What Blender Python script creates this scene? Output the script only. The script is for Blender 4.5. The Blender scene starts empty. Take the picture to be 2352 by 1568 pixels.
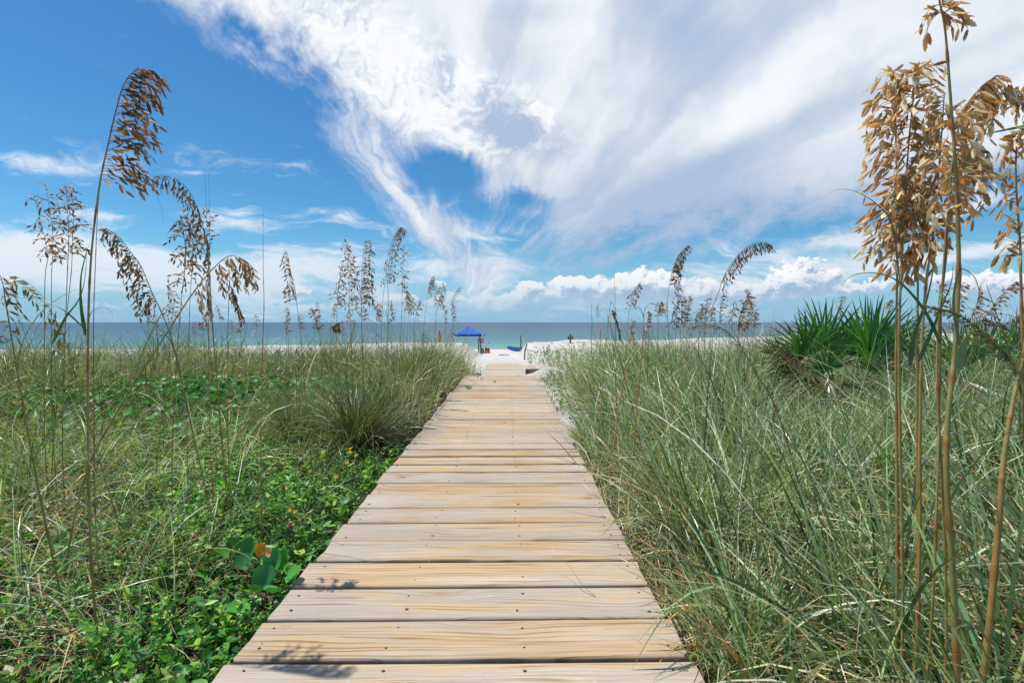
import bpy, math, random
import numpy as np
from mathutils import Vector, Matrix
R = math.radians
rng = np.random.default_rng(7)
random.seed(7)
C = bpy.context.scene.collection
scene = bpy.context.scene

# ------------------------------------------------------------------ camera
CAM_Z = 0.79
FPX = 1045.0                      # focal length in pixels of a 2352 x 1568 frame
cam_d = bpy.data.cameras.new('camera')
cam_d.sensor_width = 36.0
cam_d.lens = 36.0 * FPX / 2352.0
cam_d.clip_start = 0.05
cam_d.clip_end = 60000
cam = bpy.data.objects.new('camera', cam_d)
C.objects.link(cam)
YAW, PITCH = math.atan(10 / FPX), math.atan(44 / FPX)
cam.location = (0, 0, CAM_Z)
cam.rotation_euler = (R(90) - PITCH, 0, -YAW)
scene.camera = cam
CROT = cam.rotation_euler.to_matrix()

def ray(u, v):
    return CROT @ Vector(((u - 1176) / FPX, (784 - v) / FPX, -1))

def at(u, v, y):
    """the point that stands y metres ahead in direction (u, v)"""
    d = ray(u, v)
    return Vector((0, 0, CAM_Z)) + d * (y / d.y)

# ------------------------------------------------------------------ exposure, sun
scene.view_settings.view_transform = 'Standard'
scene.view_settings.look = 'None'
scene.view_settings.exposure = 0.0
scene.view_settings.gamma = 1.0
SUN_EL, SUN_AZ = R(69), R(-72)       # azimuth from +Y, positive towards +X
sun_d = bpy.data.lights.new('sun', 'SUN')
sun_d.energy = 4.9
sun_d.angle = R(0.5)
sun_d.color = (1.0, 0.955, 0.89)
sun = bpy.data.objects.new('sun', sun_d)
C.objects.link(sun)
sdir = Vector((math.sin(SUN_AZ) * math.cos(SUN_EL), math.cos(SUN_AZ) * math.cos(SUN_EL), math.sin(SUN_EL)))
sun.rotation_euler = sdir.to_track_quat('Z', 'Y').to_euler()
sun.location = (0, 0, 30)

# ------------------------------------------------------------------ world sky with clouds
world = bpy.data.worlds.new('World')
scene.world = world
world.use_nodes = True
class NT:
    """small helper for writing node trees as expressions"""
    def __init__(s, nt):
        s.nt = nt
        for n in list(nt.nodes): nt.nodes.remove(n)
    def node(s, typ, **kw):
        n = s.nt.nodes.new(typ)
        for k, v in kw.items(): setattr(n, k, v)
        return n
    def put(s, sock, v):
        if v is None: return
        if isinstance(v, bpy.types.NodeSocket): s.nt.links.new(v, sock)
        else:
            if sock.type == 'RGBA' and len(v) == 3: v = (*v, 1)
            sock.default_value = v
    def m(s, op, a, b=None, c=None, clamp=False):
        n = s.node('ShaderNodeMath', operation=op, use_clamp=clamp)
        for i, v in enumerate((a, b, c)): s.put(n.inputs[i], v)
        return n.outputs[0]
    def vm(s, op, a, b=None, out=0):
        n = s.node('ShaderNodeVectorMath', operation=op)
        s.put(n.inputs[0], a); s.put(n.inputs[1], b)
        return n.outputs[out]
    def add(s, a, b): return s.m('ADD', a, b)
    def sub(s, a, b): return s.m('SUBTRACT', a, b)
    def mul(s, a, b): return s.m('MULTIPLY', a, b)
    def mx(s, a, b): return s.m('MAXIMUM', a, b)
    def mn(s, a, b): return s.m('MINIMUM', a, b)
    def xyz(s, x, y, z=0.0):
        n = s.node('ShaderNodeCombineXYZ')
        for i, v in enumerate((x, y, z)): s.put(n.inputs[i], v)
        return n.outputs[0]
    def sep(s, v):
        n = s.node('ShaderNodeSeparateXYZ'); s.put(n.inputs[0], v)
        return n.outputs
    def mapr(s, v, a, b, c=0.0, d=1.0, smooth=True):
        n = s.node('ShaderNodeMapRange', interpolation_type='SMOOTHSTEP' if smooth else 'LINEAR')
        for i, x in enumerate((v, a, b, c, d)): s.put(n.inputs[i], x)
        return n.outputs[0]
    def mapping(s, v, loc=(0, 0, 0), rot=0.0, scale=(1, 1, 1), kind='POINT'):
        n = s.node('ShaderNodeMapping', vector_type=kind)
        s.put(n.inputs[0], v); n.inputs[1].default_value = loc
        n.inputs[2].default_value = (0, 0, rot) if not isinstance(rot, tuple) else rot
        n.inputs[3].default_value = scale
        return n.outputs[0]
    def noise(s, v, scale=1.0, detail=4.0, rough=0.5, dist=0.0, lac=2.0, out=0, dim='3D'):
        n = s.node('ShaderNodeTexNoise', noise_dimensions=dim)
        s.put(n.inputs['Vector'], v)
        for k, x in (('Scale', scale), ('Detail', detail), ('Roughness', rough), ('Distortion', dist), ('Lacunarity', lac)):
            s.put(n.inputs[k], x)
        return n.outputs[out]
    def mix(s, f, a, b, kind='MIX'):
        n = s.node('ShaderNodeMix', data_type='RGBA', blend_type=kind)
        s.put(n.inputs[0], f); s.put(n.inputs[6], a); s.put(n.inputs[7], b)
        return n.outputs[2]
    def attr(s, name, out=0):
        n = s.node('ShaderNodeAttribute', attribute_name=name)
        return n.outputs[out]
    def ramp(s, f, stops):
        n = s.node('ShaderNodeValToRGB')
        el = n.color_ramp.elements
        while len(el) < len(stops): el.new(0.5)
        for e, (p, c) in zip(el, stops):
            e.position = p; e.color = (*c, 1)
        s.put(n.inputs[0], f)
        return n.outputs[0]

# cloud cover, computed here once for every direction of the upper hemisphere
def perlin(x, y, seed=0):
    g = np.random.default_rng(seed)
    perm = g.permutation(256).astype(np.int32); ga = g.uniform(0, 2 * np.pi, 256)
    gx, gy = np.cos(ga).astype(np.float32), np.sin(ga).astype(np.float32)
    xi = np.floor(x).astype(np.int32); yi = np.floor(y).astype(np.int32)
    xf = (x - xi).astype(np.float32); yf = (y - yi).astype(np.float32)
    u = xf * xf * xf * (xf * (xf * 6 - 15) + 10); v = yf * yf * yf * (yf * (yf * 6 - 15) + 10)
    def gr(dx, dy):
        h = perm[(perm[(xi + dx) & 255] + yi + dy) & 255]
        return gx[h] * (xf - dx) + gy[h] * (yf - dy)
    a = gr(0, 0); b = gr(1, 0); c = gr(0, 1); d = gr(1, 1)
    return (a + u * (b - a)) + v * ((c + u * (d - c)) - (a + u * (b - a)))

def fbm(x, y, octs=5, rough=0.5, seed=0, ridged=False):
    """about -0.5 .. 0.5"""
    s = 0.0; amp = 1.0; tot = 0.0; f = 1.0
    for o in range(octs):
        n = perlin(x * f + 17.3 * o, y * f - 9.1 * o, seed + o)
        if ridged: n = 0.5 - 1.6 * np.abs(n)
        s = s + amp * n; tot += amp; amp *= rough; f *= 2.03
    return s / tot * 0.9

def sst(x, a, b, c=0.0, d=1.0):
    t = np.clip((x - a) / (b - a), 0, 1)
    return c + (d - c) * t * t * (3 - 2 * t)

def lerp3(t, stops):
    p = [q[0] for q in stops]
    return np.stack([np.interp(t, p, [q[1][i] for q in stops]) for i in range(3)], -1)

EL_POW = 1.6
def cloud_map(W=1800, H=800):
    """RGB = cloud radiance, A = cover, over azimuth -90..90 (the far half mirrors it) and elevation 0..90"""
    az = (np.arange(W) + 0.5) / W * np.pi - np.pi / 2
    el = (np.arange(H) + 0.5) / H * np.pi / 2
    el = ((np.arange(H) + 0.5) / H) ** EL_POW * np.pi / 2     # more rows for the low sky
    az, el = np.meshgrid(az, el)
    dx, dy, dz = np.sin(az) * np.cos(el), np.cos(az) * np.cos(el), np.sin(el)
    ay = np.maximum(dy, 0.12)
    U = (dx / ay * 10.45).astype(np.float32); V = (dz / ay * 10.45).astype(np.float32)
    U = np.clip(U, -80, 80); V = np.clip(V, -1, 80)
    def c(u, v):
        d = ray(u, v)
        return (d.x / d.y * 10.45, d.z / d.y * 10.45)
    nA = fbm(U * 0.55, V * 0.55, 6, 0.55, 1) * 1.6
    nB = fbm(U * 1.9, V * 1.9, 6, 0.62, 2) * 1.6
    wx = fbm(U * 0.9, V * 0.9, 5, 0.55, 3) * 1.5; wy = fbm(U * 0.9 + 40, V * 0.9, 5, 0.55, 4) * 1.5
    PU, PV = U + wx, V + wy
    ox, oy = c(1080, 700)
    qx, qy = U + 0.45 * wx - ox, V + 0.45 * wy - oy
    ang = np.arctan2(qy, qx); rad = np.log(np.maximum(np.hypot(qx, qy), 0.05))
    ns = fbm(ang * 5.0, rad * 0.8, 6, 0.6, 5) * 1.6
    nf = fbm(ang * 17.0, rad * 2.6, 6, 0.66, 6) * 1.6
    wv = fbm(U * 0.35, V * 0.8, 3, 0.5, 10) * 0.9; wf = fbm(U * 1.6, V * 3.0, 4, 0.55, 11) * 0.18
    LV = V + wv + wf
    lev = fbm(U * 0.30 + LV * 0.04, LV * 1.5, 6, 0.6, 7) * 1.6
    lev2 = fbm(U * 0.55 + 5, LV * 4.6 + 0.35 * U, 6, 0.68, 8) * 1.6
    def blobs(spec, X=None, Y=None):
        X = U if X is None else X; Y = V if Y is None else Y
        acc = np.zeros_like(X)
        for (u, v, ru, rv, rot, w) in spec:
            x, y = c(u, v); r = R(rot); ca, sa = math.cos(r), math.sin(r)
            a = X - x; b = Y - y
            d = np.sqrt(((a * ca + b * sa) / (ru / 100)) ** 2 + ((-a * sa + b * ca) / (rv / 100)) ** 2)
            acc += w * sst(1 - d, 0, 1)
        return acc
    def half(p0, p1):
        a, b = c(*p0), c(*p1)
        n = Vector((-(b[1] - a[1]), b[0] - a[0])).normalized()
        return U * n.x + V * n.y - (n.x * a[0] + n.y * a[1])
    def smin(a, b, k):
        h = np.clip(0.5 + 0.5 * (b - a) / k, 0, 1)
        return b * (1 - h) + a * h - k * h * (1 - h)
    def smax(a, b, k): return -smin(-a, -b, k)
    # ---- the great high cloud
    e1 = half((330, 10), (980, 362)); e2 = half((905, 395), (1110, 665))
    bottom = smin(half((900, 676), (1500, 632)), half((1500, 632), (2352, 430)), 0.8)
    M = np.minimum(smin(smax(e1, e2, 0.6), bottom, 0.7), 2.2)
    M -= blobs([(1025, 398, 132, 74, -8, 2.9), (1110, 482, 190, 50, -10, 1.6), (1205, 456, 100, 34, -10, 1.9), (900, 370, 70, 34, -40, 1.0),
                (1145, 553, 85, 24, 0, 2.2), (955, 430, 50, 80, 0, 1.0), (2230, 515, 260, 34, 12, 1.6), (1280, 20, 60, 60, 0, 0.3)])
    M += blobs([(880, 400, 270, 105, -38, 1.15), (970, 490, 210, 105, -45, 1.15), (840, 320, 190, 70, -38, 0.85), (1010, 560, 170, 70, -40, 0.9), (760, 330, 160, 50, -35, 0.5),
                (1090, 690, 110, 120, 0, 0.8), (640, 165, 200, 60, -30, 0.5), (2000, 540, 340, 36, 10, 1.5), (2250, 470, 300, 40, 14, 0.9)])
    thin = sst(blobs([(900, 430, 330, 170, -40, 1.1), (1080, 470, 330, 190, -10, 1.2), (450, 60, 200, 60, -35, 0.5), (1900, 560, 500, 90, 12, 0.8)]), 0.05, 0.8)
    M0 = M
    M = M + nA * (0.75 - 0.3 * thin) + ns * (1.15 + 0.25 * thin) + nB * (0.5 - 0.25 * thin) + nf * (0.45 + 0.8 * thin)
    big = sst(M, -0.1 - 0.3 * thin, 1.2 + 1.1 * thin)
    big = big * (1 - 0.35 * thin * sst(M, 2.2, 0.4))
    big = big * sst(V, 14.0, 8.5, 0.08, 1.0)               # thinned overhead to cut ambient light and leave the sun clear
    greys = blobs([(1165, 290, 200, 90, -15, 0.55), (1190, 300, 90, 50, -15, 0.3), (1010, 130, 60, 190, 12, 0.2), (1480, 470, 430, 180, 14, 0.62), (1800, 300, 600, 60, 24, 0.34),
                   (1560, 60, 160, 160, 0, 0.34), (1300, 600, 460, 80, 3, 0.50), (1230, 30, 160, 50, 0, 0.2), (2050, 440, 400, 60, 15, 0.30), (1700, 500, 320, 70, 12, 0.36)])
    brights = blobs([(620, 95, 120, 80, -30, 0.40), (900, 130, 330, 190, -30, 0.34), (980, 280, 200, 90, -30, 0.3), (1330, 280, 230, 80, 0, 0.25),
                     (1380, 180, 300, 120, 20, 0.2), (2300, 120, 420, 220, 0, 0.25), (1750, 170, 260, 120, 30, 0.1)])
    relief = fbm(PU * 1.1 - 0.12, PV * 1.1 + 0.2, 6, 0.6, 9) - fbm(PU * 1.1, PV * 1.1, 6, 0.6, 9)
    puff = sst(blobs([(780, 130, 520, 240, -25, 1.0), (1100, 270, 330, 160, -10, 1.0)]), 0.1, 0.7)
    soft = fbm(ang * 4.0 + 3, rad * 0.7, 4, 0.5, 12) * 1.6
    sh = greys * 1.15 - brights * (0.5 + 0.7 * puff) + nA * (0.15 + 0.2 * puff) + soft * (0.62 - 0.3 * puff) + ns * 0.25 + nB * 0.2 * puff + relief * (0.1 + 1.9 * puff) + 0.19
    sh = sst(sh, -0.35, 0.85)
    ccol = lerp3(sh, [(0.0, (0.97, 0.98, 1.0)), (0.3, (0.82, 0.86, 0.93)), (0.6, (0.62, 0.70, 0.83)), (1.0, (0.42, 0.54, 0.73))])
    # ---- veils and streaks lower down
    vm = blobs([(40, 590, 300, 110, 0, 1.7), (300, 610, 340, 80, -4, 1.05), (560, 640, 440, 110, -3, 0.85), (700, 590, 270, 60, 5, 0.95), (60, 370, 240, 42, -8, 0.8), (540, 520, 190, 60, -10, 0.35),
                (215, 492, 120, 20, -4, 0.55), (980, 610, 150, 30, -10, 0.5), (1700, 640, 420, 60, 4, 0.75), (2200, 585, 300, 26, 9, 1.05), (2000, 610, 300, 36, 3, 0.6), (480, 410, 120, 30, -12, 0.25),
                (1120, 610, 110, 130, 0, 0.9), (800, 500, 120, 30, -10, 0.45), (250, 70, 160, 40, -20, 0.2)])
    vl = vm + (lev * 1.25 + lev2 * 0.9) * sst(V, 5.5, 2.8, 0.35, 1.0) + 0.30 * sst(V, 3.2, 0.4) - 0.04
    veil = sst(vl, 0.1, 1.15) * sst(vl, 0.3, 1.6, 0.78, 0.97)
    vcol = lerp3(np.clip(V / 2.6, 0, 1), [(0, (0.55, 0.70, 0.86)), (0.45, (0.74, 0.83, 0.93)), (1, (0.87, 0.92, 0.97))])
    # ---- cumulus along the horizon: a field whose level set bulges; lit from above
    spec = [(1205, 680, 66, 48, 0, 1.0), (1310, 668, 100, 54, 0, 1.15), (1390, 668, 70, 55, 0, 1.0), (1480, 655, 92, 62, 0, 1.25), (1462, 640, 34, 34, 0, .45), (1560, 668, 90, 52, 0, 1.0), (1660, 668, 130, 45, 0, 1.0),
            (1850, 632, 110, 62, 0, 1.25), (1800, 640, 60, 40, 0, .4), (1770, 668, 130, 38, 0, .9), (1950, 658, 190, 32, 0, .95), (2290, 655, 190, 45, 0, 1.1), (2130, 640, 120, 26, 0, .6), (1120, 692, 120, 42, 0, 0.9),
            (640, 716, 150, 24, 0, .9), (800, 706, 100, 20, 0, .7), (905, 698, 70, 34, 0, .85), (1010, 690, 80, 38, 0, .75), (690, 672, 60, 20, 0, .6), (1240, 722, 90, 12, 0, .6), (1000, 655, 60, 18, 0, .3),
            (90, 722, 130, 12, 0, .5), (330, 700, 260, 16, 0, .45), (1400, 700, 420, 16, 0, .35)]
    def bumps(X, Y, s, seed):
        return fbm(X * s, Y * s, 5, 0.55, seed, ridged=True)
    def cum(X, Y):
        wx2 = fbm(X * 3, Y * 3, 4, 0.5, 21) * 0.25; wy2 = fbm(X * 3 + 9, Y * 3, 4, 0.5, 22) * 0.25
        X, Y = X + wx2, Y + wy2
        b = blobs(spec, X, Y)
        return b + (bumps(X, Y, 1.9, 23) * 1.2 + fbm(X * 1.3, Y * 2.0, 6, 0.6, 24) * 2.1) * sst(b, 0.0, 0.25) - 0.12
    rows = int(np.argmax(V[:, W // 2] > 3.3)); full_uv = (U, V)
    U, V = U[:rows], V[:rows]
    c0 = cum(U, V); c1 = cum(U - 0.07, V + 0.14); c2 = cum(U - 0.02, V + 0.05)
    cd = sst(c0, 0.36, 0.56) * sst(V, 0.14, 0.6) * sst(V, 3.2, 2.4)
    lit = sst((c0 - c1) + 0.8 * (c0 - c2), -0.55, 0.75) * sst(V, 0.45, 1.2, 0.6, 1.0)
    lit -= 0.40 * blobs([(1870, 640, 60, 32, 0, 1.0), (1500, 695, 520, 16, 0, 0.9)])
    lit = np.clip(lit, 0, 1)
    cucol = lerp3(lit, [(0.0, (0.34, 0.47, 0.66)), (0.35, (0.50, 0.62, 0.78)), (0.65, (0.80, 0.85, 0.92)), (1.0, (1.0, 1.0, 1.0))])
    lit = lit
    f = sst(V, 1.3, 0.1, 0.05, 0.6)[..., None]
    cucol = cucol * (1 - f) + np.array((0.45, 0.63, 0.80)) * f
    U, V = full_uv
    cd = np.concatenate([cd, np.zeros((H - rows, W), cd.dtype)]); cucol = np.concatenate([cucol, np.ones((H - rows, W, 3))])
    # ---- aerial haze on the lowest few degrees
    hz = sst(V, 2.6, -0.1) ** 1.5 * 0.88
    hcol = np.array((0.27, 0.50, 0.74))
    rgb = np.broadcast_to(hcol, U.shape + (3,)).copy(); a = hz
    def over(rgb, a, col, ca):
        na = ca + a * (1 - ca)
        out = (col * ca[..., None] + rgb * (a * (1 - ca))[..., None]) / np.maximum(na, 1e-4)[..., None]
        return out, na
    rgb, a = over(rgb, a, vcol, veil)
    rgb, a = over(rgb, a, ccol, big)
    rgb, a = over(rgb, a, cucol, cd)
    half_map = np.concatenate([rgb, a[..., None]], -1).astype(np.float32)
    return half_map

def build_sky():
    Hm = cloud_map()
    img = bpy.data.images.new('cloud_cover', Hm.shape[1], Hm.shape[0], alpha=True, float_buffer=True, is_data=True)
    img.alpha_mode = 'CHANNEL_PACKED'
    img.pixels.foreach_set(Hm.ravel()); img.update()
    T = NT(world.node_tree)
    D = T.vm('NORMALIZE', T.node('ShaderNodeTexCoord').outputs['Generated'])
    dx, dy, dz = T.sep(D)
    au = T.add(T.m('DIVIDE', T.m('ARCTAN2', dx, T.m('ABSOLUTE', dy)), math.pi), 0.5)
    av = T.m('POWER', T.mx(T.m('DIVIDE', T.m('ARCSINE', dz), math.pi / 2), 0.0), 1 / EL_POW)
    env = T.node('ShaderNodeTexImage', interpolation='Linear', extension='EXTEND'); env.image = img
    T.put(env.inputs[0], T.xyz(au, av))
    sk = T.node('ShaderNodeTexSky', sky_type='NISHITA')
    sk.sun_disc = False; sk.sun_elevation = SUN_EL; sk.sun_rotation = SUN_AZ
    sk.air_density = 1.0; sk.dust_density = 0.3; sk.ozone_density = 3.0
    hs = T.node('ShaderNodeHueSaturation')
    hs.inputs['Saturation'].default_value = 1.24; hs.inputs['Value'].default_value = 1.0
    T.put(hs.inputs['Color'], sk.outputs[0])
    blue = T.mix(1.0, hs.outputs[0], (0.74, 1.14, 1.20), 'MULTIPLY')
    n = T.node('ShaderNodeVectorMath', operation='SCALE'); T.put(n.inputs[0], env.outputs['Color']); n.inputs['Scale'].default_value = 10.0
    cover = T.mul(env.outputs['Alpha'], T.mapr(dy, -0.25, 0.2, 0.12, 1.0))    # clouds behind the camera thinned to cut ambient light
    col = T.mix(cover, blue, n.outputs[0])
    col = T.mix(T.mapr(dz, -0.01, -0.05), col, (1.0, 1.6, 2.0))
    bg = T.node('ShaderNodeBackground'); bg.inputs['Strength'].default_value = 0.1
    T.put(bg.inputs[0], col)
    out = T.node('ShaderNodeOutputWorld')
    T.nt.links.new(bg.outputs[0], out.inputs[0])
build_sky()

# ------------------------------------------------------------------ mesh helpers
def link(o, parent=None):
    C.objects.link(o)
    if parent is not None: o.parent = parent
    return o

def tag(o, label=None, cat=None, group=None, kind=None):
    if label: o['label'] = label
    if cat: o['category'] = cat
    if group: o['group'] = group
    if kind: o['kind'] = kind
    return o

class MB:
    """collects quads / triangles with a colour per vertex and a material slot per face"""
    def __init__(s):
        s.v, s.f, s.c, s.mi, s.n = [], [], [], [], 0
    def add(s, V, F, col=(1, 1, 1), mi=0):
        V = np.asarray(V, np.float32).reshape(-1, 3); F = np.asarray(F, np.int64)
        if len(V) == 0 or len(F) == 0: return s
        if F.shape[1] == 3: F = np.concatenate([F, F[:, 2:3]], 1)     # triangle marked by a repeated index
        col = np.asarray(col, np.float32)
        if col.ndim == 1: col = np.broadcast_to(col, (len(V), 3))
        s.v.append(V); s.f.append(F + s.n); s.c.append(col); s.mi.append(np.full(len(F), mi, np.int32)); s.n += len(V)
        return s
    def build(s, name, mats, parent=None, smooth=True, origin=None):
        V = np.concatenate(s.v); F = np.concatenate(s.f); cl = np.concatenate(s.c); mi = np.concatenate(s.mi)
        tri = F[:, 2] == F[:, 3]
        cnt = np.where(tri, 3, 4)
        idx = F.ravel(); keep = np.ones(len(F) * 4, bool); keep[3::4] = ~tri
        idx = idx[keep]
        start = np.concatenate([[0], np.cumsum(cnt)[:-1]])
        if origin is not None: V = V - np.asarray(origin, np.float32)
        me = bpy.data.meshes.new(name)
        me.vertices.add(len(V)); me.vertices.foreach_set('co', V.astype(np.float32).ravel())
        me.loops.add(len(idx)); me.loops.foreach_set('vertex_index', idx.astype(np.int32))
        me.polygons.add(len(F)); me.polygons.foreach_set('loop_start', start.astype(np.int32))
        me.polygons.foreach_set('material_index', mi)
        me.polygons.foreach_set('use_smooth', np.full(len(F), smooth))
        ca = me.color_attributes.new('tint', 'FLOAT_COLOR', 'POINT')
        ca.data.foreach_set('color', np.concatenate([cl, np.ones((len(cl), 1), np.float32)], 1).astype(np.float32).ravel())
        me.update(calc_edges=True)
        for m in (mats if isinstance(mats, (list, tuple)) else [mats]): me.materials.append(m)
        o = bpy.data.objects.new(name, me)
        if origin is not None: o.location = origin
        return link(o, parent)

def empty(name, loc):
    o = bpy.data.objects.new(name, None); o.location = loc
    o.empty_display_size = 0.05
    C.objects.link(o)
    return o

def frame_of(pts):
    pts = np.asarray(pts, float); t = np.gradient(pts, axis=0)
    t /= np.linalg.norm(t, axis=1)[:, None] + 1e-9
    ref = np.array((0, 0, 1.0)) if abs(t[len(t) // 2, 2]) < 0.9 else np.array((0, 1.0, 0))
    a = np.cross(t, ref); a /= np.linalg.norm(a, axis=1)[:, None] + 1e-9
    b = np.cross(t, a)
    return pts, t, a, b

def tube(mb, pts, rad, col=(1, 1, 1), seg=6, mi=0, cap=True):
    P_, t, a, b = frame_of(pts); n = len(P_)
    rad = np.broadcast_to(np.asarray(rad, float), (n,))
    th = np.arange(seg) / seg * 2 * np.pi
    V = P_[:, None] + rad[:, None, None] * (np.cos(th)[None, :, None] * a[:, None] + np.sin(th)[None, :, None] * b[:, None])
    i = np.arange(n - 1)[:, None] * seg; j = np.arange(seg)[None]; k = (j + 1) % seg
    F = np.stack([i + j, i + k, i + seg + k, i + seg + j], -1).reshape(-1, 4)
    col = np.asarray(col, float)
    if col.ndim == 2 and len(col) == n: col = np.repeat(col, seg, 0)
    mb.add(V.reshape(-1, 3), F, col, mi)
    if cap:
        for e, r in ((0, n - 1), (1, 0)):
            ring = V[n - 1] if e == 0 else V[0]
            cc = col if col.ndim == 1 else (col[-1] if e == 0 else col[0])
            W = np.concatenate([ring, P_[n - 1 if e == 0 else 0][None]])
            mb.add(W, [[q, (q + 1) % seg, seg] for q in range(seg)], cc, mi)
    return mb

def box(mb, c0, size, col=(1, 1, 1), mi=0, rot=None, bev=0.0):
    x, y, z = [s / 2 for s in size]
    if bev > 0:
        b = bev
        V, F = [], []
        import itertools
        bm = bmesh_box(x, y, z, b)
        V = np.array([v for v in bm[0]]); F = bm[1]
    else:
        V = np.array([(sx * x, sy * y, sz * z) for sx in (-1, 1) for sy in (-1, 1) for sz in (-1, 1)], float)
        F = [[0, 1, 3, 2], [4, 6, 7, 5], [0, 4, 5, 1], [2, 3, 7, 6], [0, 2, 6, 4], [1, 5, 7, 3]]
    if rot is not None: V = V @ np.array(rot).T
    mb.add(V + np.array(c0, float), F, col, mi)
    return mb

def bmesh_box(x, y, z, b):
    import bmesh
    bm = bmesh.new(); bmesh.ops.create_cube(bm, size=1.0, matrix=Matrix.Diagonal((2 * x, 2 * y, 2 * z, 1)))
    bmesh.ops.bevel(bm, geom=bm.edges[:], offset=b, segments=2, affect='EDGES', profile=0.7)
    bmesh.ops.triangulate(bm, faces=[f for f in bm.faces if len(f.verts) > 4])
    bm.verts.index_update()
    V = [tuple(v.co) for v in bm.verts]
    F = [[v.index for v in f.verts] for f in bm.faces]
    F = [f if len(f) == 4 else f + [f[-1]] for f in F]
    bm.free()
    return V, F

def rotm(rx=0, ry=0, rz=0):
    from mathutils import Euler
    return np.array(Euler((rx, ry, rz)).to_matrix())

def smooth_curve(pts, n):
    """Catmull-Rom through pts, n samples"""
    p = np.array([tuple(q) for q in pts], float)
    if len(p) == 2:
        t = np.linspace(0, 1, n)[:, None]; return p[0] * (1 - t) + p[1] * t
    p = np.concatenate([[2 * p[0] - p[1]], p, [2 * p[-1] - p[-2]]])
    m = len(p) - 3
    s = np.linspace(0, m - 1e-6, n); i = s.astype(int); t = (s - i)[:, None]
    a, b, c_, d = p[i], p[i + 1], p[i + 2], p[i + 3]
    return 0.5 * (2 * b + (c_ - a) * t + (2 * a - 5 * b + 4 * c_ - d) * t ** 2 + (-a + 3 * b - 3 * c_ + d) * t ** 3)

# ------------------------------------------------------------------ materials
def new_mat(name):
    m = bpy.data.materials.new(name); m.use_nodes = True
    return m, NT(m.node_tree)

def principled(T, col, rough=0.7, spec=0.3, normal=None, **kw):
    p = T.node('ShaderNodeBsdfPrincipled')
    T.put(p.inputs['Base Color'], col); T.put(p.inputs['Roughness'], rough); T.put(p.inputs['Specular IOR Level'], spec)
    if normal is not None: T.put(p.inputs['Normal'], normal)
    for k, v in kw.items(): T.put(p.inputs[k.replace('_', ' ')], v)
    return p.outputs[0]

def output(T, sh):
    o = T.node('ShaderNodeOutputMaterial'); T.nt.links.new(sh, o.inputs[0]); return o

def bump(T, h, strength=0.5, dist=0.01):
    b = T.node('ShaderNodeBump'); b.inputs['Strength'].default_value = strength; b.inputs['Distance'].default_value = dist
    T.put(b.inputs['Height'], h); return b.outputs[0]

def leaf_mat(name, trans=0.35, rough=0.45, spec=0.35, noise=6.0, amount=0.35, gloss=0.0, tr_tint=(1.1, 1.25, 0.45)):
    """tint attribute x mottling, with light passing through the blade"""
    m, T = new_mat(name)
    pos = T.node('ShaderNodeNewGeometry').outputs['Position']
    n = T.noise(pos, noise, 4, 0.6)
    col = T.mix(amount, T.attr('tint'), T.mix(1.0, T.attr('tint'), T.ramp(n, [(0.3, (0.35, 0.4, 0.3)), (0.55, (1, 1, 1)), (0.75, (1.7, 1.55, 1.4))]), 'MULTIPLY'))
    a = principled(T, col, rough, spec)
    t = T.node('ShaderNodeBsdfTranslucent'); T.put(t.inputs[0], T.mix(1.0, col, tr_tint, 'MULTIPLY'))
    x = T.node('ShaderNodeMixShader'); x.inputs[0].default_value = trans
    T.nt.links.new(a, x.inputs[1]); T.nt.links.new(t.outputs[0], x.inputs[2])
    output(T, x.outputs[0])
    return m

def plain_mat(name, col, rough=0.6, spec=0.3, nscale=20.0, var=0.15, bumpd=0.0, metallic=0.0):
    m, T = new_mat(name)
    pos = T.node('ShaderNodeTexCoord').outputs['Object']
    n = T.noise(pos, nscale, 5, 0.6)
    c2 = T.mix(T.mapr(n, 0.3, 0.7), tuple(x * (1 - var) for x in col), tuple(min(1, x * (1 + var)) for x in col))
    nm = bump(T, n, 0.6, bumpd) if bumpd else None
    output(T, principled(T, c2, rough, spec, nm, Metallic=metallic))
    return m

def tint_mat(name, rough=0.6, spec=0.3, var=0.2, nscale=30.0, metallic=0.0):
    m, T = new_mat(name)
    n = T.noise(T.node('ShaderNodeTexCoord').outputs['Object'], nscale, 4, 0.6)
    c2 = T.mix(var, T.attr('tint'), T.mix(1.0, T.attr('tint'), T.ramp(n, [(0.3, (0.3, 0.3, 0.3)), (0.7, (1.5, 1.5, 1.5))]), 'MULTIPLY'))
    output(T, principled(T, c2, rough, spec, Metallic=metallic))
    return m

# ------------------------------------------------------------------ terrain
YB = [-4000, 6.0, 7.5, 10.4, 15, 48, 70, 120, 400, 60000]
ZB = [-.13, -.13, -.28, -.56, -.53, -2.5, -3.32, -5, -8, -40]
CREST = np.array([(-2500, 830), (-300, 822), (0, 816), (300, 806), (590, 795), (950, 788), (1060, 788.5), (1092, 796), (1112, 806),
                  (1180, 806), (1192, 795), (1210, 789), (1230, 787.5), (1262, 789), (1304, 783), (1350, 780), (1450, 784), (1600, 778), (1740, 773), (2099, 764), (2352, 772), (3500, 765)], float)
def smooth01(t):
    t = np.clip(t, 0, 1); return t * t * (3 - 2 * t)

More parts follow.
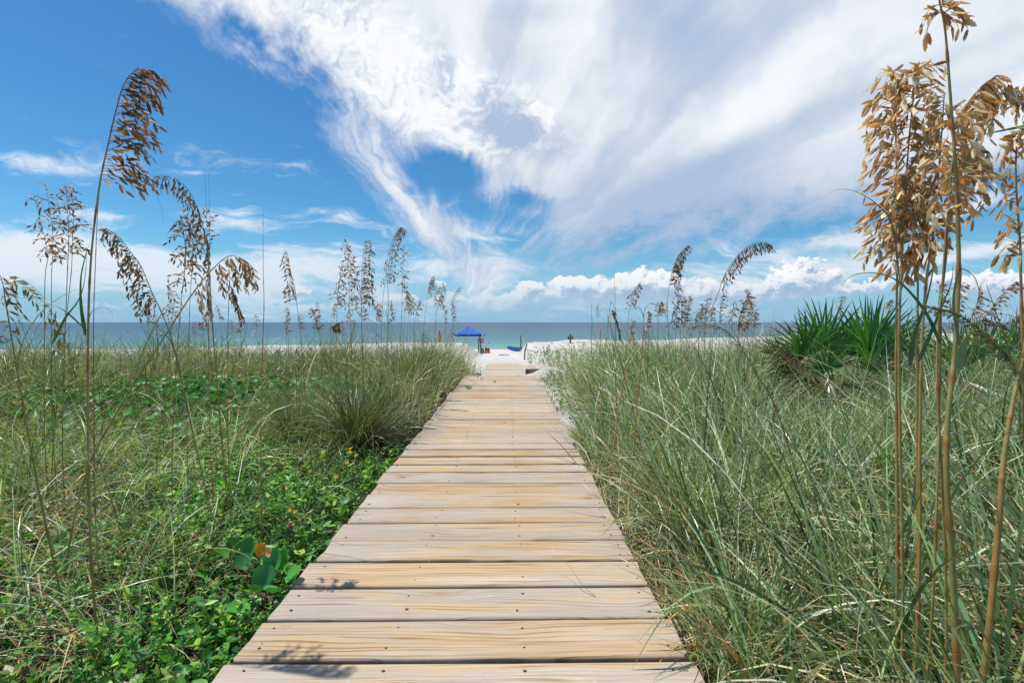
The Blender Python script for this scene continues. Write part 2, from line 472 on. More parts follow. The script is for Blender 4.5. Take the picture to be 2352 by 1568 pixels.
def ground_z(x, y, detail=True):
    x = np.asarray(x, float); y = np.asarray(y, float)
    base = np.interp(y, YB, ZB)
    u = 1166 + x / 24.0 * FPX
    crest = CAM_Z - (np.interp(u, CREST[:, 0], CREST[:, 1]) - 740) / FPX * 24.0
    right = x > -0.1
    mead = np.where(right, -0.13 + 0.07 * smooth01((x - 0.9) / 2.5) * smooth01((y - 1) / 4), -0.15 + 0.04 * smooth01((-x - 2) / 3))
    dip = np.where(right, np.interp(x, [2.5, 4.5], [-0.5, -0.18]), (mead + crest) / 2)
    side = mead + (dip - mead) * smooth01((y - 8.5) / 5.0)
    side = side + (crest - side) * smooth01((y - 13.5) / 10.5)
    side = side + (base - side) * smooth01((y - 24) / 9.0)
    side = np.where(y > 33, base, side)
    # the open way down to the beach
    k = np.clip((y - 7) / 17, 0, 1)
    x0 = -0.85 + (-1.25 + 0.85) * k; x1 = 0.62 + (0.30 - 0.62) * k
    w = smooth01((x0 - x) / (0.35 + 0.9 * k)) + smooth01((x - x1) / (0.35 + 0.5 * k))
    w = np.clip(w, 0, 1)
    w = np.where(y < 7, 1, w); side7 = side
    z = base * (1 - w) + side7 * w
    if detail:
        xs, ys = x.astype(np.float32), y.astype(np.float32)
        h = fbm(xs * 0.9, ys * 0.9, 4, 0.5, 31) * 0.09 + fbm(xs * 5, ys * 5, 3, 0.5, 32) * 0.018
        far = fbm(xs * 0.25, ys * 0.25, 3, 0.5, 33) * 0.25 * smooth01((y - 10) / 10) * smooth01((60 - y) / 20) * 0.6
        near_deck = smooth01((np.abs(x + 0.1) - 0.45) / 0.5)
        z = z + (h + far) * np.where(y < 16, near_deck, 1)
    # never above the boards
    lim = np.interp(y, [-100, 6.8, 10.4, 13.0, 14.2, 16], [-0.10, -0.12, -0.56, -0.60, -0.505, 9])
    under = (x > -0.72) & (x < 0.52)
    return np.where(under, np.minimum(z, lim), z)

def veg_mask(x, y):
    """1 where plants stand thick, 0 on bare sand"""
    x = np.asarray(x, float); y = np.asarray(y, float)
    n = fbm((x * 0.9).astype(np.float32), (y * 0.7).astype(np.float32), 4, 0.55, 41)
    left = smooth01((-x - 0.60 - 0.10 * n) / 0.12) * smooth01((12.5 + 4.5 * n - 0.10 * (x + 4) ** 2 * 0.2 - y) / 1.6)
    # bare patch beside the boards on the far part
    left *= 1 - 0.8 * smooth01((0.42 - np.hypot((x + 0.86) / 0.8, (y - 4.7) / 1.1)) / 0.25)
    edge = np.interp(y, [0, 1.2, 2.2, 3.2, 4.5, 7, 9, 12], [0.36, 0.36, 0.38, 0.42, 0.66, 1.25, 1.9, 3.0])
    right = smooth01((x - edge + (0.1 + 0.5 * smooth01((y - 3) / 2)) * n) / 0.25) * smooth01((10.5 + 4 * n - y) / 1.5)
    return np.clip(left + right, 0, 1)

def build_ground():
    def axis(fine, lim, step):
        a = [0.0]; s = step
        while a[-1] < fine: a.append(a[-1] + s)
        while a[-1] < lim: s *= 1.13; a.append(a[-1] + s)
        return np.array(a)
    ax = axis(10, 9000, 0.075)
    xs = np.concatenate([-ax[:0:-1], ax])
    ay = axis(26, 9000, 0.075); an = axis(2, 6000, 0.12)
    ys = np.concatenate([-an[:0:-1], ay])
    X, Y = np.meshgrid(xs, ys)
    Z = ground_z(X, Y)
    V = np.stack([X, Y, Z], -1).reshape(-1, 3)
    nx, ny = len(xs), len(ys)
    i = np.arange(ny - 1)[:, None] * nx; j = np.arange(nx - 1)[None]
    F = np.stack([i + j, i + j + 1, i + nx + j + 1, i + nx + j], -1).reshape(-1, 4)
    veg = veg_mask(X, Y).reshape(-1)
    col = np.stack([veg, veg, veg], -1)
    mb = MB().add(V, F, col)
    m, T = new_mat('sand')
    pos = T.node('ShaderNodeNewGeometry').outputs['Position']
    py = T.sep(pos)[1]
    fine = T.noise(pos, 260, 3, 0.7); mid = T.noise(pos, 9, 6, 0.6); lit = T.noise(pos, 38, 6, 0.7)
    sand = T.mix(T.mapr(mid, 0.3, 0.7), (0.50, 0.47, 0.425), (0.67, 0.65, 0.61))
    sand = T.mix(T.mul(T.mapr(T.noise(pos, 45, 5, 0.7), 0.60, 0.72), 0.22), sand, (0.38, 0.33, 0.27))
    wet = T.mapr(py, 63, 68)
    sand = T.mix(T.mul(wet, 0.75), sand, (0.42, 0.38, 0.30))
    litter = T.ramp(lit, [(0.25, (0.022, 0.014, 0.009)), (0.48, (0.06, 0.04, 0.025)), (0.6, (0.13, 0.09, 0.055)), (0.75, (0.34, 0.26, 0.17))])  # dead straw litter, its colour deepened for the shade between the plants
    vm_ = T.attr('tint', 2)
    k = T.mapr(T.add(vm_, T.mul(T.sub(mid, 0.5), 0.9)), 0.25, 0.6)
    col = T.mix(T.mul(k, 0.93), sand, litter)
    hgt = T.add(T.mul(mid, 1.0), T.add(T.mul(lit, 0.35), T.mul(fine, 0.04)))
    output(T, principled(T, col, 0.92, 0.12, bump(T, hgt, 0.9, 0.09)))
    g = mb.build('ground', m)
    tag(g, kind='structure')

def build_sea():
    xs = np.array([-30000, -3000, -300, 0, 300, 3000, 30000.0]); ys = np.array([36, 60, 80, 120, 300, 1500, 45000.0])
    X, Y = np.meshgrid(xs, ys); V = np.stack([X, Y, np.full_like(X, CAM_Z - 4.1)], -1).reshape(-1, 3)
    nx = len(xs); i = np.arange(len(ys) - 1)[:, None] * nx; j = np.arange(nx - 1)[None]
    F = np.stack([i + j, i + j + 1, i + nx + j + 1, i + nx + j], -1).reshape(-1, 4)
    m, T = new_mat('sea_water')
    pos = T.node('ShaderNodeNewGeometry').outputs['Position']
    px, py, _ = T.sep(pos)
    # distance from the shore: shallow green water over sand, then deep blue
    off = T.add(py, T.mul(T.mn(px, 0.0), -0.16))
    off = T.add(off, T.mul(T.sub(T.noise(T.mapping(pos, scale=(0.012, 0.03, 1)), 1.0, 3, 0.5), 0.5), 60))
    lg = T.m('LOGARITHM', T.mx(off, 40), 10)
    c_ = T.ramp(T.mapr(lg, 1.8, 3.3, smooth=False), SEA_STOPS)
    patch = T.noise(T.mapping(pos, scale=(0.004, 0.012, 1)), 1.0, 5, 0.6)
    c_ = T.mix(T.mul(T.mapr(patch, 0.5, 0.7), 0.3), c_, (0.035, 0.10, 0.15))
    w1 = T.noise(T.mapping(pos, scale=(0.35, 1.1, 1)), 1.0, 5, 0.6)
    w2 = T.noise(T.mapping(pos, rot=0.3, scale=(0.06, 0.22, 1)), 1.0, 4, 0.6)
    c_ = T.mix(T.mul(T.mapr(w1, 0.42, 0.66), 0.55), c_, T.mix(1.0, c_, (0.45, 0.55, 0.65), 'MULTIPLY'))
    w3 = T.noise(T.mapping(pos, scale=(0.025, 0.16, 1)), 1.0, 5, 0.65)
    c_ = T.mix(T.mul(T.mapr(w3, 0.5, 0.66), 0.45), c_, T.mix(1.0, c_, (0.55, 0.62, 0.7), 'MULTIPLY'))
    foam = T.mul(T.mapr(T.noise(T.mapping(pos, scale=(0.12, 0.9, 1)), 1.0, 5, 0.7), 0.66, 0.72), T.mapr(off, 72, 90, 0.8, 0.0))
    c_ = T.mix(foam, c_, (0.8, 0.85, 0.85))
    sh = principled(T, c_, 0.28, 0.35, bump(T, T.add(w1, T.mul(w2, 2.5)), 0.8, 0.5), IOR=1.33)
    output(T, sh)
    s = MB().add(V, F).build('sea', m, smooth=False)
    tag(s, kind='structure')
SEA_STOPS = [(0.0, (0.16, 0.36, 0.31)), (0.10, (0.075, 0.22, 0.20)), (0.25, (0.035, 0.125, 0.15)), (0.5, (0.018, 0.065, 0.105)), (1.0, (0.012, 0.042, 0.08))]

# ------------------------------------------------------------------ boardwalk
def wood_mat(name, grey=0.0):
    m, T = new_mat(name)
    pos = T.node('ShaderNodeTexCoord').outputs['Object']
    rnd = T.sep(T.attr('tint'))            # three random numbers per board
    x, y, z = T.sep(pos)
    seed = T.mul(rnd[0], 57.0)
    # knots pull the grain lines round them
    kp = T.xyz(T.add(T.mul(x, 2.1), seed), T.add(T.mul(y, 7.0), T.mul(rnd[1], 9.0)), 0)
    vor = T.node('ShaderNodeTexVoronoi', feature='F1'); T.put(vor.inputs['Vector'], kp); vor.inputs['Scale'].default_value = 1.0
    vd = vor.outputs['Distance']
    kn = T.mapr(vd, 0.42, 0.02)
    wob = T.noise(T.xyz(T.add(T.mul(x, 1.3), seed), T.mul(y, 7.0), seed), 1.0, 3, 0.5)
    gy = T.add(y, T.add(T.mul(T.sub(wob, 0.5), 0.055), T.mul(kn, 0.022)))
    phase = T.add(T.mul(gy, 78.0), T.mul(T.noise(T.xyz(T.add(T.mul(x, 0.9), seed), T.mul(gy, 26.0), seed), 1.0, 3, 0.6), 4.0))
    rings = T.m('FRACT', phase)
    fibre = T.noise(T.xyz(T.add(T.mul(x, 5.0), seed), T.mul(gy, 700.0), seed), 1.0, 3, 0.7)
    broad = T.noise(T.xyz(T.add(T.mul(x, 1.6), seed), T.mul(gy, 16.0), T.mul(rnd[2], 7.0)), 1.0, 4, 0.55)
    late = T.mul(T.mapr(rings, 0.35, 0.88), T.mapr(rings, 1.0, 0.93))
    tan = T.mix(rnd[2], (0.53, 0.375, 0.215), (0.64, 0.50, 0.335))
    pale = (0.665, 0.59, 0.50)
    col = T.mix(T.mapr(broad, 0.42, 0.70), tan, pale)
    col = T.mix(T.mul(late, T.mapr(T.noise(T.xyz(T.add(T.mul(x, 2.0), seed), T.mul(gy, 22.0), 1.0), 1.0, 3, 0.6), 0.40, 0.60, 0.15, 0.80)), col, (0.25, 0.165, 0.10))
    col = T.mix(T.mul(T.mapr(fibre, 0.45, 0.7), 0.28), col, (0.34, 0.26, 0.19))
    # silvered weathering towards the board ends and in patches
    endm = T.mapr(T.m('ABSOLUTE', T.add(x, 0.105)), 0.25, 0.56)
    gp = T.noise(T.xyz(T.add(T.mul(x, 2.6), seed), T.mul(gy, 13.0), T.add(seed, 3.0)), 1.0, 5, 0.6)
    gm = T.mapr(T.add(T.add(gp, T.mul(endm, 0.13)), T.mul(rnd[1], 0.16)), 0.52, 0.70)
    gcol = T.mix(T.mapr(fibre, 0.35, 0.65), (0.36, 0.335, 0.32), (0.56, 0.535, 0.51))
    col = T.mix(T.mul(gm, 0.72 + grey * 0.2), col, gcol)
    if grey: col = T.mix(grey, col, (0.60, 0.55, 0.49))
    # knots and checks
    core = T.mul(T.mapr(vd, 0.075, 0.02), T.mapr(T.sep(vor.outputs['Color'])[0], 0.30, 0.40))
    col = T.mix(T.mul(core, 0.85), col, (0.16, 0.085, 0.04))
    halo = T.mul(T.mapr(vd, 0.2, 0.05), T.mapr(T.sep(vor.outputs['Color'])[0], 0.45, 0.55))
    col = T.mix(T.mul(halo, 0.35), col, (0.40, 0.23, 0.12))
    ck = T.noise(T.xyz(T.add(T.mul(x, 1.1), T.mul(seed, 1.7)), T.mul(gy, 95.0), 4.0), 1.0, 2, 0.5)
    chk = T.mul(T.mapr(ck, 0.655, 0.70), T.mapr(T.noise(T.xyz(T.mul(x, 3), T.mul(y, 3), seed), 1, 2, 0.5), 0.45, 0.6))
    col = T.mix(T.mul(chk, 0.8), col, (0.07, 0.045, 0.03))
    spots = T.noise(pos, 55, 3, 0.6)
    col = T.mix(T.mul(T.mapr(spots, 0.66, 0.72), 0.35), col, (0.75, 0.73, 0.70))
    dirt = T.noise(pos, 3.0, 4, 0.6)
    col = T.mix(T.mul(T.mapr(dirt, 0.5, 0.75), 0.25), col, (0.32, 0.27, 0.235))
    hgt = T.sub(T.add(T.mul(fibre, 0.25), T.mul(late, -0.8)), T.mul(chk, 1.5))
    col = T.mix(1.0, col, T.mix(rnd[0], (0.78, 0.71, 0.63), (0.94, 0.88, 0.80)), 'MULTIPLY')
    output(T, principled(T, col, 0.78, 0.2, bump(T, hgt, 0.5, 0.002)))
    return m

def build_boardwalk():
    root = tag(empty('boardwalk', (0, 3, 0)), 'weathered pale plank boardwalk running from the dune grass down onto the white beach', 'boardwalk')
    wood = wood_mat('weathered_pine'); wood2 = wood_mat('bleached_pine', 0.45)
    steel = plain_mat('rusty_screw', (0.05, 0.035, 0.03), 0.6, 0.4)
    hole = plain_mat('joist_wood', (0.16, 0.12, 0.08), 0.9, 0.1)
    g = np.random.default_rng(11)
    W0, W1 = -0.638, 0.428
    def plank(mb, y0, y1, zf, x0, x1, screws=True, nseg=14, th=0.036):
        r = g.uniform(0, 1, 3)
        xs = np.linspace(x0, x1, nseg)
        b = 0.0055
        prof = [(y0, -th), (y0, -b), (y0 + b * .3, -b * .3), (y0 + b, 0), ((y0 + y1) / 2, 0.0), (y1 - b, 0), (y1 - b * .3, -b * .3), (y1, -b), (y1, -th)]
        n = len(prof)
        cup = g.uniform(-0.0022, 0.0022); tilt = g.normal(0, 0.0014); bow = g.normal(0, 0.0025); skew = g.normal(0, 0.0018)
        V = []
        for x in xs:
            s = (x - (x0 + x1) / 2) / (x1 - x0) * 2
            for k, (py, pz) in enumerate(prof):
                t = (py - (y0 + y1) / 2) / (y1 - y0) * 2
                yy = py + bow * (1 - s * s) * 0.5 + skew * s + g.normal(0, 0.00025)
                xe = x + (g.normal(0, 0.0022) if abs(abs(s) - 1) < 1e-6 else 0)
                V.append((xe, yy, zf(yy) + pz + (cup * t * t + tilt * t + g.normal(0, 0.0002)) * (pz > -0.03)))
        i = np.arange(nseg - 1)[:, None] * n; j = np.arange(n)[None]; k = (j + 1) % n
        F = np.stack([i + j, i + n + j, i + n + k, i + k], -1).reshape(-1, 4)
        mb.add(V, F, r)
        for e in (0, nseg - 1):
            q = [e * n + a for a in range(n)]
            V2 = [V[a] for a in q]
            fan = [[0, a, a + 1] for a in range(1, n - 1)]
            if e == 0: fan = [f[::-1] for f in fan]
            mb.add(V2, fan, r)
        if screws:
            for sx in (-0.602, -0.285, 0.036, 0.392):
                for sy in (0.22, 0.8):
                    px = sx + g.normal(0, 0.006); py = y0 + (y1 - y0) * sy + g.normal(0, 0.006)
                    zz = zf(py) + 0.0012
                    a = np.arange(8) / 8 * 2 * np.pi
                    rr = g.uniform(0.0020, 0.0032)
                    if g.uniform() < 0.12: continue
                    ring = np.stack([px + rr * 1.5 * np.cos(a), py + rr * np.sin(a), np.full(8, zz)], -1)
                    V3 = np.concatenate([ring, ring - (0, 0, 0.004), [[px, py, zz]]])
                    F3 = [[q, (q + 1) % 8, 16] for q in range(8)]
                    mb.add(V3, F3, (0.3, 0.3, 0.3), 1)
                    mb.add(np.concatenate([ring, ring - (0, 0, 0.004)]), [[q, q + 8, (q + 1) % 8 + 8, (q + 1) % 8] for q in range(8)], (0.3, 0.3, 0.3), 1)
    # first run of boards
    mb = MB(); y = 1.031 - 0.147 * 14
    while y < 5.02:
        w = 0.147 if y < 2.2 else 0.147 + g.normal(0, 0.003)
        gap = g.uniform(0.006, 0.0155) if y > 1 else 0.010
        plank(mb, y + gap, y + w, lambda q: 0.0, W0 + g.normal(0, 0.0055), W1 + g.normal(0, 0.0055))
        y += w
    o = mb.build('decking', [wood, steel], root); o.location = (0, -3, 0)
    # second run, a finger lower at its near end
    mb = MB(); y = y + 0.012; yend = 6.85; y2 = y
    while y < yend - 0.1:
        plank(mb, y + g.uniform(0.005, 0.010), y + 0.145, lambda q: -0.022 + 0.012 * (q - y2), W0 + g.normal(0, 0.004), W1 + g.normal(0, 0.004), True, 8)
        y += 0.145
    o = mb.build('decking', [wood, steel], root); o.location = (0, -3, 0)
    # the run that slopes down and sinks in the sand
    ys = y + 0.02
    zf3 = lambda q: float(np.interp(q, [ys, 10.4, 12.2, 15.5], [-0.03, -0.435, -0.475, -0.53]))
    mb = MB(); y = ys
    while y < 14.6:
        plank(mb, y + g.uniform(0.006, 0.013), y + 0.145, zf3, W0 + 0.03 + g.normal(0, 0.008), W1 + g.normal(0, 0.008), False, 5)
        y += 0.145
    o = mb.build('decking', [wood2, steel], root); o.location = (0, -3, 0)
    for x in (-0.602, -0.285, 0.036, 0.392):
        mb = MB(); yy = np.array([-1.0, ys]); tube_y = yy
        box(mb, (x, (ys - 1) / 2, -0.105), (0.038, ys + 1, 0.13))
        n = 12; P_ = np.linspace(ys, 14, n)
        for a, b_ in zip(P_[:-1], P_[1:]):
            za, zb = zf3(a) - 0.04, zf3(b_) - 0.04
            V = [(x - .019, a, za), (x + .019, a, za), (x - .019, a, za - .1), (x + .019, a, za - .1), (x - .019, b_, zb), (x + .019, b_, zb), (x - .019, b_, zb - .1), (x + .019, b_, zb - .1)]
            mb.add(V, [[0, 4, 6, 2], [1, 3, 7, 5], [0, 1, 5, 4], [2, 6, 7, 3]])
        o = mb.build('joist', hole, root, smooth=False); o.location = (0, -3, 0)
    # low side platform beyond the slope
    pr = tag(empty('side_platform', (0.95, 12, -0.45)), 'low bleached wooden platform branching off beside the end of the boardwalk', 'platform')
    mb = MB()
    x = 0.47
    while x < 1.6:
        r = g.uniform(0, 1, 3)
        V, F = bmesh_box(0.068, 0.55, 0.018, 0.004)
        V = np.array(V); q = V.copy(); q[:, 0] += x + 0.068; q[:, 1] += 12.35; q[:, 2] += -0.44 + 0.03 * (x - .47)
        mb.add(q, F, r); x += 0.142
    o = mb.build('decking', wood2, pr, smooth=False); o.location = (-0.95, -12, 0.45)
    mb = MB(); box(mb, (1.03, 11.77, -0.505), (1.14, 0.035, 0.13), rot=None, bev=0.003)
    box(mb, (0.60, 11.80, -0.60), (0.09, 0.09, 0.25)); box(mb, (1.5, 11.80, -0.60), (0.09, 0.09, 0.25))
    o = mb.build('fascia_board', hole, pr, smooth=False); o.location = (-0.95, -12, 0.45)

build_ground(); build_sea(); build_boardwalk()

# ------------------------------------------------------------------ grass and low plants
GR = np.random.default_rng(5)
def blades(mb, root, az, L, lean, droop, w, tint, K=5, twist=None, side=None, tipcol=None, rootcol=None, wpow=1.6, fold=False, azturn=None):
    """many leaf blades at once. root (N,3); az, L, lean, droop, w (N,); tint (N,3)"""
    N = len(root); t = np.linspace(0, 1, K + 1)
    th = lean[:, None] + droop[:, None] * t[None] ** 1.5
    az = az[:, None] + (0 if azturn is None else azturn[:, None] * t[None])
    d = np.stack([np.sin(th) * np.sin(az) * np.ones_like(th), np.sin(th) * np.cos(az) * np.ones_like(th), np.cos(th)], -1)
    seg = (d[:, 1:] + d[:, :-1]) / 2 * (L / K)[:, None, None]
    P_ = np.concatenate([np.zeros((N, 1, 3)), np.cumsum(seg, 1)], 1) + root[:, None]
    if twist is None: twist = GR.uniform(-0.9, 0.9, N)
    hs = np.stack([np.cos(az) * np.ones_like(th), -np.sin(az) * np.ones_like(th), np.zeros_like(th)], -1)
    nn = np.cross(d, hs)
    tw = twist[:, None] * (0.4 + t[None])
    s = hs * np.cos(tw)[..., None] + nn * np.sin(tw)[..., None]
    ww = w[:, None] * 0.5 * (0.75 + 0.5 * np.minimum(t * 3, 1))[None] * (1 - t[None] ** wpow * 0.93)
    Lf = P_ - s * ww[..., None]; Rt = P_ + s * ww[..., None]
    V = np.stack([Lf, Rt], 2).reshape(N, -1, 3)
    n2 = 2 * (K + 1)
    k = np.arange(K)
    Fb = np.stack([2 * k, 2 * k + 1, 2 * k + 3, 2 * k + 2], -1)
    F = (np.arange(N)[:, None, None] * n2 + Fb[None]).reshape(-1, 4)
    c = np.repeat(tint[:, None], n2, 1)
    tt = np.repeat(t, 2)[None, :, None]
    if tipcol is not None:
        k2 = np.clip((tt - 0.75) / 0.25, 0, 1) * 0.7; c = c * (1 - k2) + np.asarray(tipcol) * k2
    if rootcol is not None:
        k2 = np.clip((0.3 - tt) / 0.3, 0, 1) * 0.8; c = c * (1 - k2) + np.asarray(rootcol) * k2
    mb.add(V.reshape(-1, 3), F, c.reshape(-1, 3))
    return P_

SAGE = np.array([(0.155, 0.235, 0.11), (0.21, 0.30, 0.155), (0.31, 0.40, 0.22), (0.165, 0.24, 0.085), (0.42, 0.50, 0.32), (0.07, 0.135, 0.055)])
OLIVE = np.array([(0.13, 0.19, 0.055), (0.20, 0.26, 0.09), (0.065, 0.125, 0.04), (0.30, 0.34, 0.14), (0.14, 0.22, 0.09), (0.40, 0.41, 0.21)])
STRAW = np.array([(0.50, 0.37, 0.19), (0.62, 0.48, 0.28), (0.38, 0.25, 0.12), (0.70, 0.58, 0.38), (0.36, 0.20, 0.08)])
def pick(pal, n, j=0.15):
    c = pal[GR.integers(0, len(pal), n)] * (1 + GR.normal(0, j, (n, 1)))
    return np.clip(c, 0.01, 0.9)

def in_view(x, y, pad=0.25):
    """keep what the photograph could see and a margin for a step to the side"""
    return (np.abs(x) < 1.22 * y + 0.8 + pad) & (y > 0.35)

def keep_off_boards(P_, x_lo=-0.66, x_hi=0.45, soft=0.10, prob=0.0):
    tip = P_[:, -1]; mid = P_[:, P_.shape[1] // 2]
    bad = lambda q: (q[:, 0] > x_lo + soft * -1 + 0.06) & (q[:, 0] < x_hi - 0.06 + soft)
    return ~(bad(tip) | bad(mid)) | (GR.uniform(0, 1, len(P_)) < prob)

def scatter(n, x0, x1, y0, y1, power=1.0):
    """more roots close by: density falls with distance"""
    y = y0 + (y1 - y0) * GR.uniform(0, 1, n) ** power
    x = GR.uniform(x0, x1, n)
    return x, y

def tufts(mb, x, y, nb, L, w, pal, straw=0.25, lean=0.35, droop=1.1, spread=0.03, K=5, strawpal=STRAW, wind=(-0.15, 0.0), zoff=0.0, keep=True):
    """x,y tuft centres; nb blades in each; L, w may be arrays per tuft"""
    n = len(x); nb = np.broadcast_to(nb, (n,)).astype(int)
    L = np.broadcast_to(L, (n,)); w = np.broadcast_to(w, (n,))
    idx = np.repeat(np.arange(n), nb); N = len(idx)
    a0 = GR.uniform(0, 2 * np.pi, N); r = np.abs(GR.normal(0, 1, N)) * np.broadcast_to(spread, (n,))[idx]
    rx, ry = x[idx] + r * np.sin(a0), y[idx] + r * np.cos(a0)
    rz = ground_z(rx, ry, False) - 0.01 + zoff
    le = np.abs(GR.normal(lean * 0.8, lean * 0.5, N)).clip(0.02, 1.3)
    az = a0 + GR.normal(0, 0.5, N)
    # wind leans everything a little
    vx, vy = np.sin(az) * np.sin(le) + wind[0], np.cos(az) * np.sin(le) + wind[1]
    az = np.arctan2(vx, vy); le = np.arcsin(np.clip(np.hypot(vx, vy), 0, 0.97))
    vz = np.exp(-(((x + 2.9) / 1.4) ** 4 + ((y - 4.3) / 1.1) ** 4)); L = L * (1 - 0.35 * vz)
    L = L * (1 - 0.24 * smooth01((y - 7.5) / 2.5))
    hp = 1.06 + 1.25 * fbm((x * 0.8 + 7).astype(np.float32), (y * 0.8).astype(np.float32), 3, 0.5, 61)
    L = L * np.clip(hp, 0.6, 1.6) * 1.12
    L = L * (1 - 0.58 * np.exp(-(((x / np.maximum(y, .3) - 0.73) / 0.17) ** 6 + ((y - 3.75) / 1.35) ** 6)))      # short before and under the palmetto
    isst = GR.uniform(0, 1, N) < np.broadcast_to(straw, (n,))[idx]
    tuftcol = 1 + GR.normal(0, 0.24, n) + 1.1 * fbm((x * 1.6).astype(np.float32), (y * 1.3).astype(np.float32), 3, 0.6, 62)
    tuftcol = np.clip(tuftcol, 0.35, 1.8)
    straw = np.clip(np.broadcast_to(straw, (n,)) * (1 + 2.2 * fbm((x * 1.1 + 3).astype(np.float32), (y * 1.0).astype(np.float32), 3, 0.6, 63)), 0, 1) if np.max(straw) < 1 else straw
    tint = np.where(isst[:, None], pick(strawpal, N), pick(pal, N) * tuftcol[idx][:, None])
    tint = np.clip(tint * np.where(GR.uniform(0, 1, (N, 1)) < 0.33, 2.0, 1.0), 0, 0.86)
    Lb = L[idx] * GR.uniform(0.55, 1.15, N) * np.where(isst, 0.8, 1)
    dr = np.abs(GR.normal(droop, 0.5, N)) + np.where(isst, 0.7, 0)
    wb = w[idx] * GR.uniform(0.6, 1.25, N)
    P_ = None
    if keep:
        # dry run for where the tip goes
        t = 0.6
        tx = rx + Lb * 0.75 * np.sin(np.minimum(le + dr * .35, 1.5)) * np.sin(az)
        off = (tx > -0.58 - 0.09 * GR.uniform(-1, 1, N)) & (tx < 0.37 + 0.10 * GR.uniform(-1, 1, N)) & (ry < 14)
        off |= (rx > -0.65) & (rx < 0.44) & (ry < 14)
        ok = ~off | ((GR.uniform(0, 1, N) < 0.06) & ((rx < -0.65) | (rx > 0.44)))
    else: ok = np.ones(N, bool)
    s = ok
    blades(mb, np.stack([rx, ry, rz], -1)[s], az[s], Lb[s], le[s], dr[s], wb[s], tint[s], K, tipcol=(0.45, 0.36, 0.2), rootcol=(0.13, 0.095, 0.05), azturn=GR.normal(0, 0.5, int(s.sum())))  # rootcol paints the shade low in the grass into the blade bases

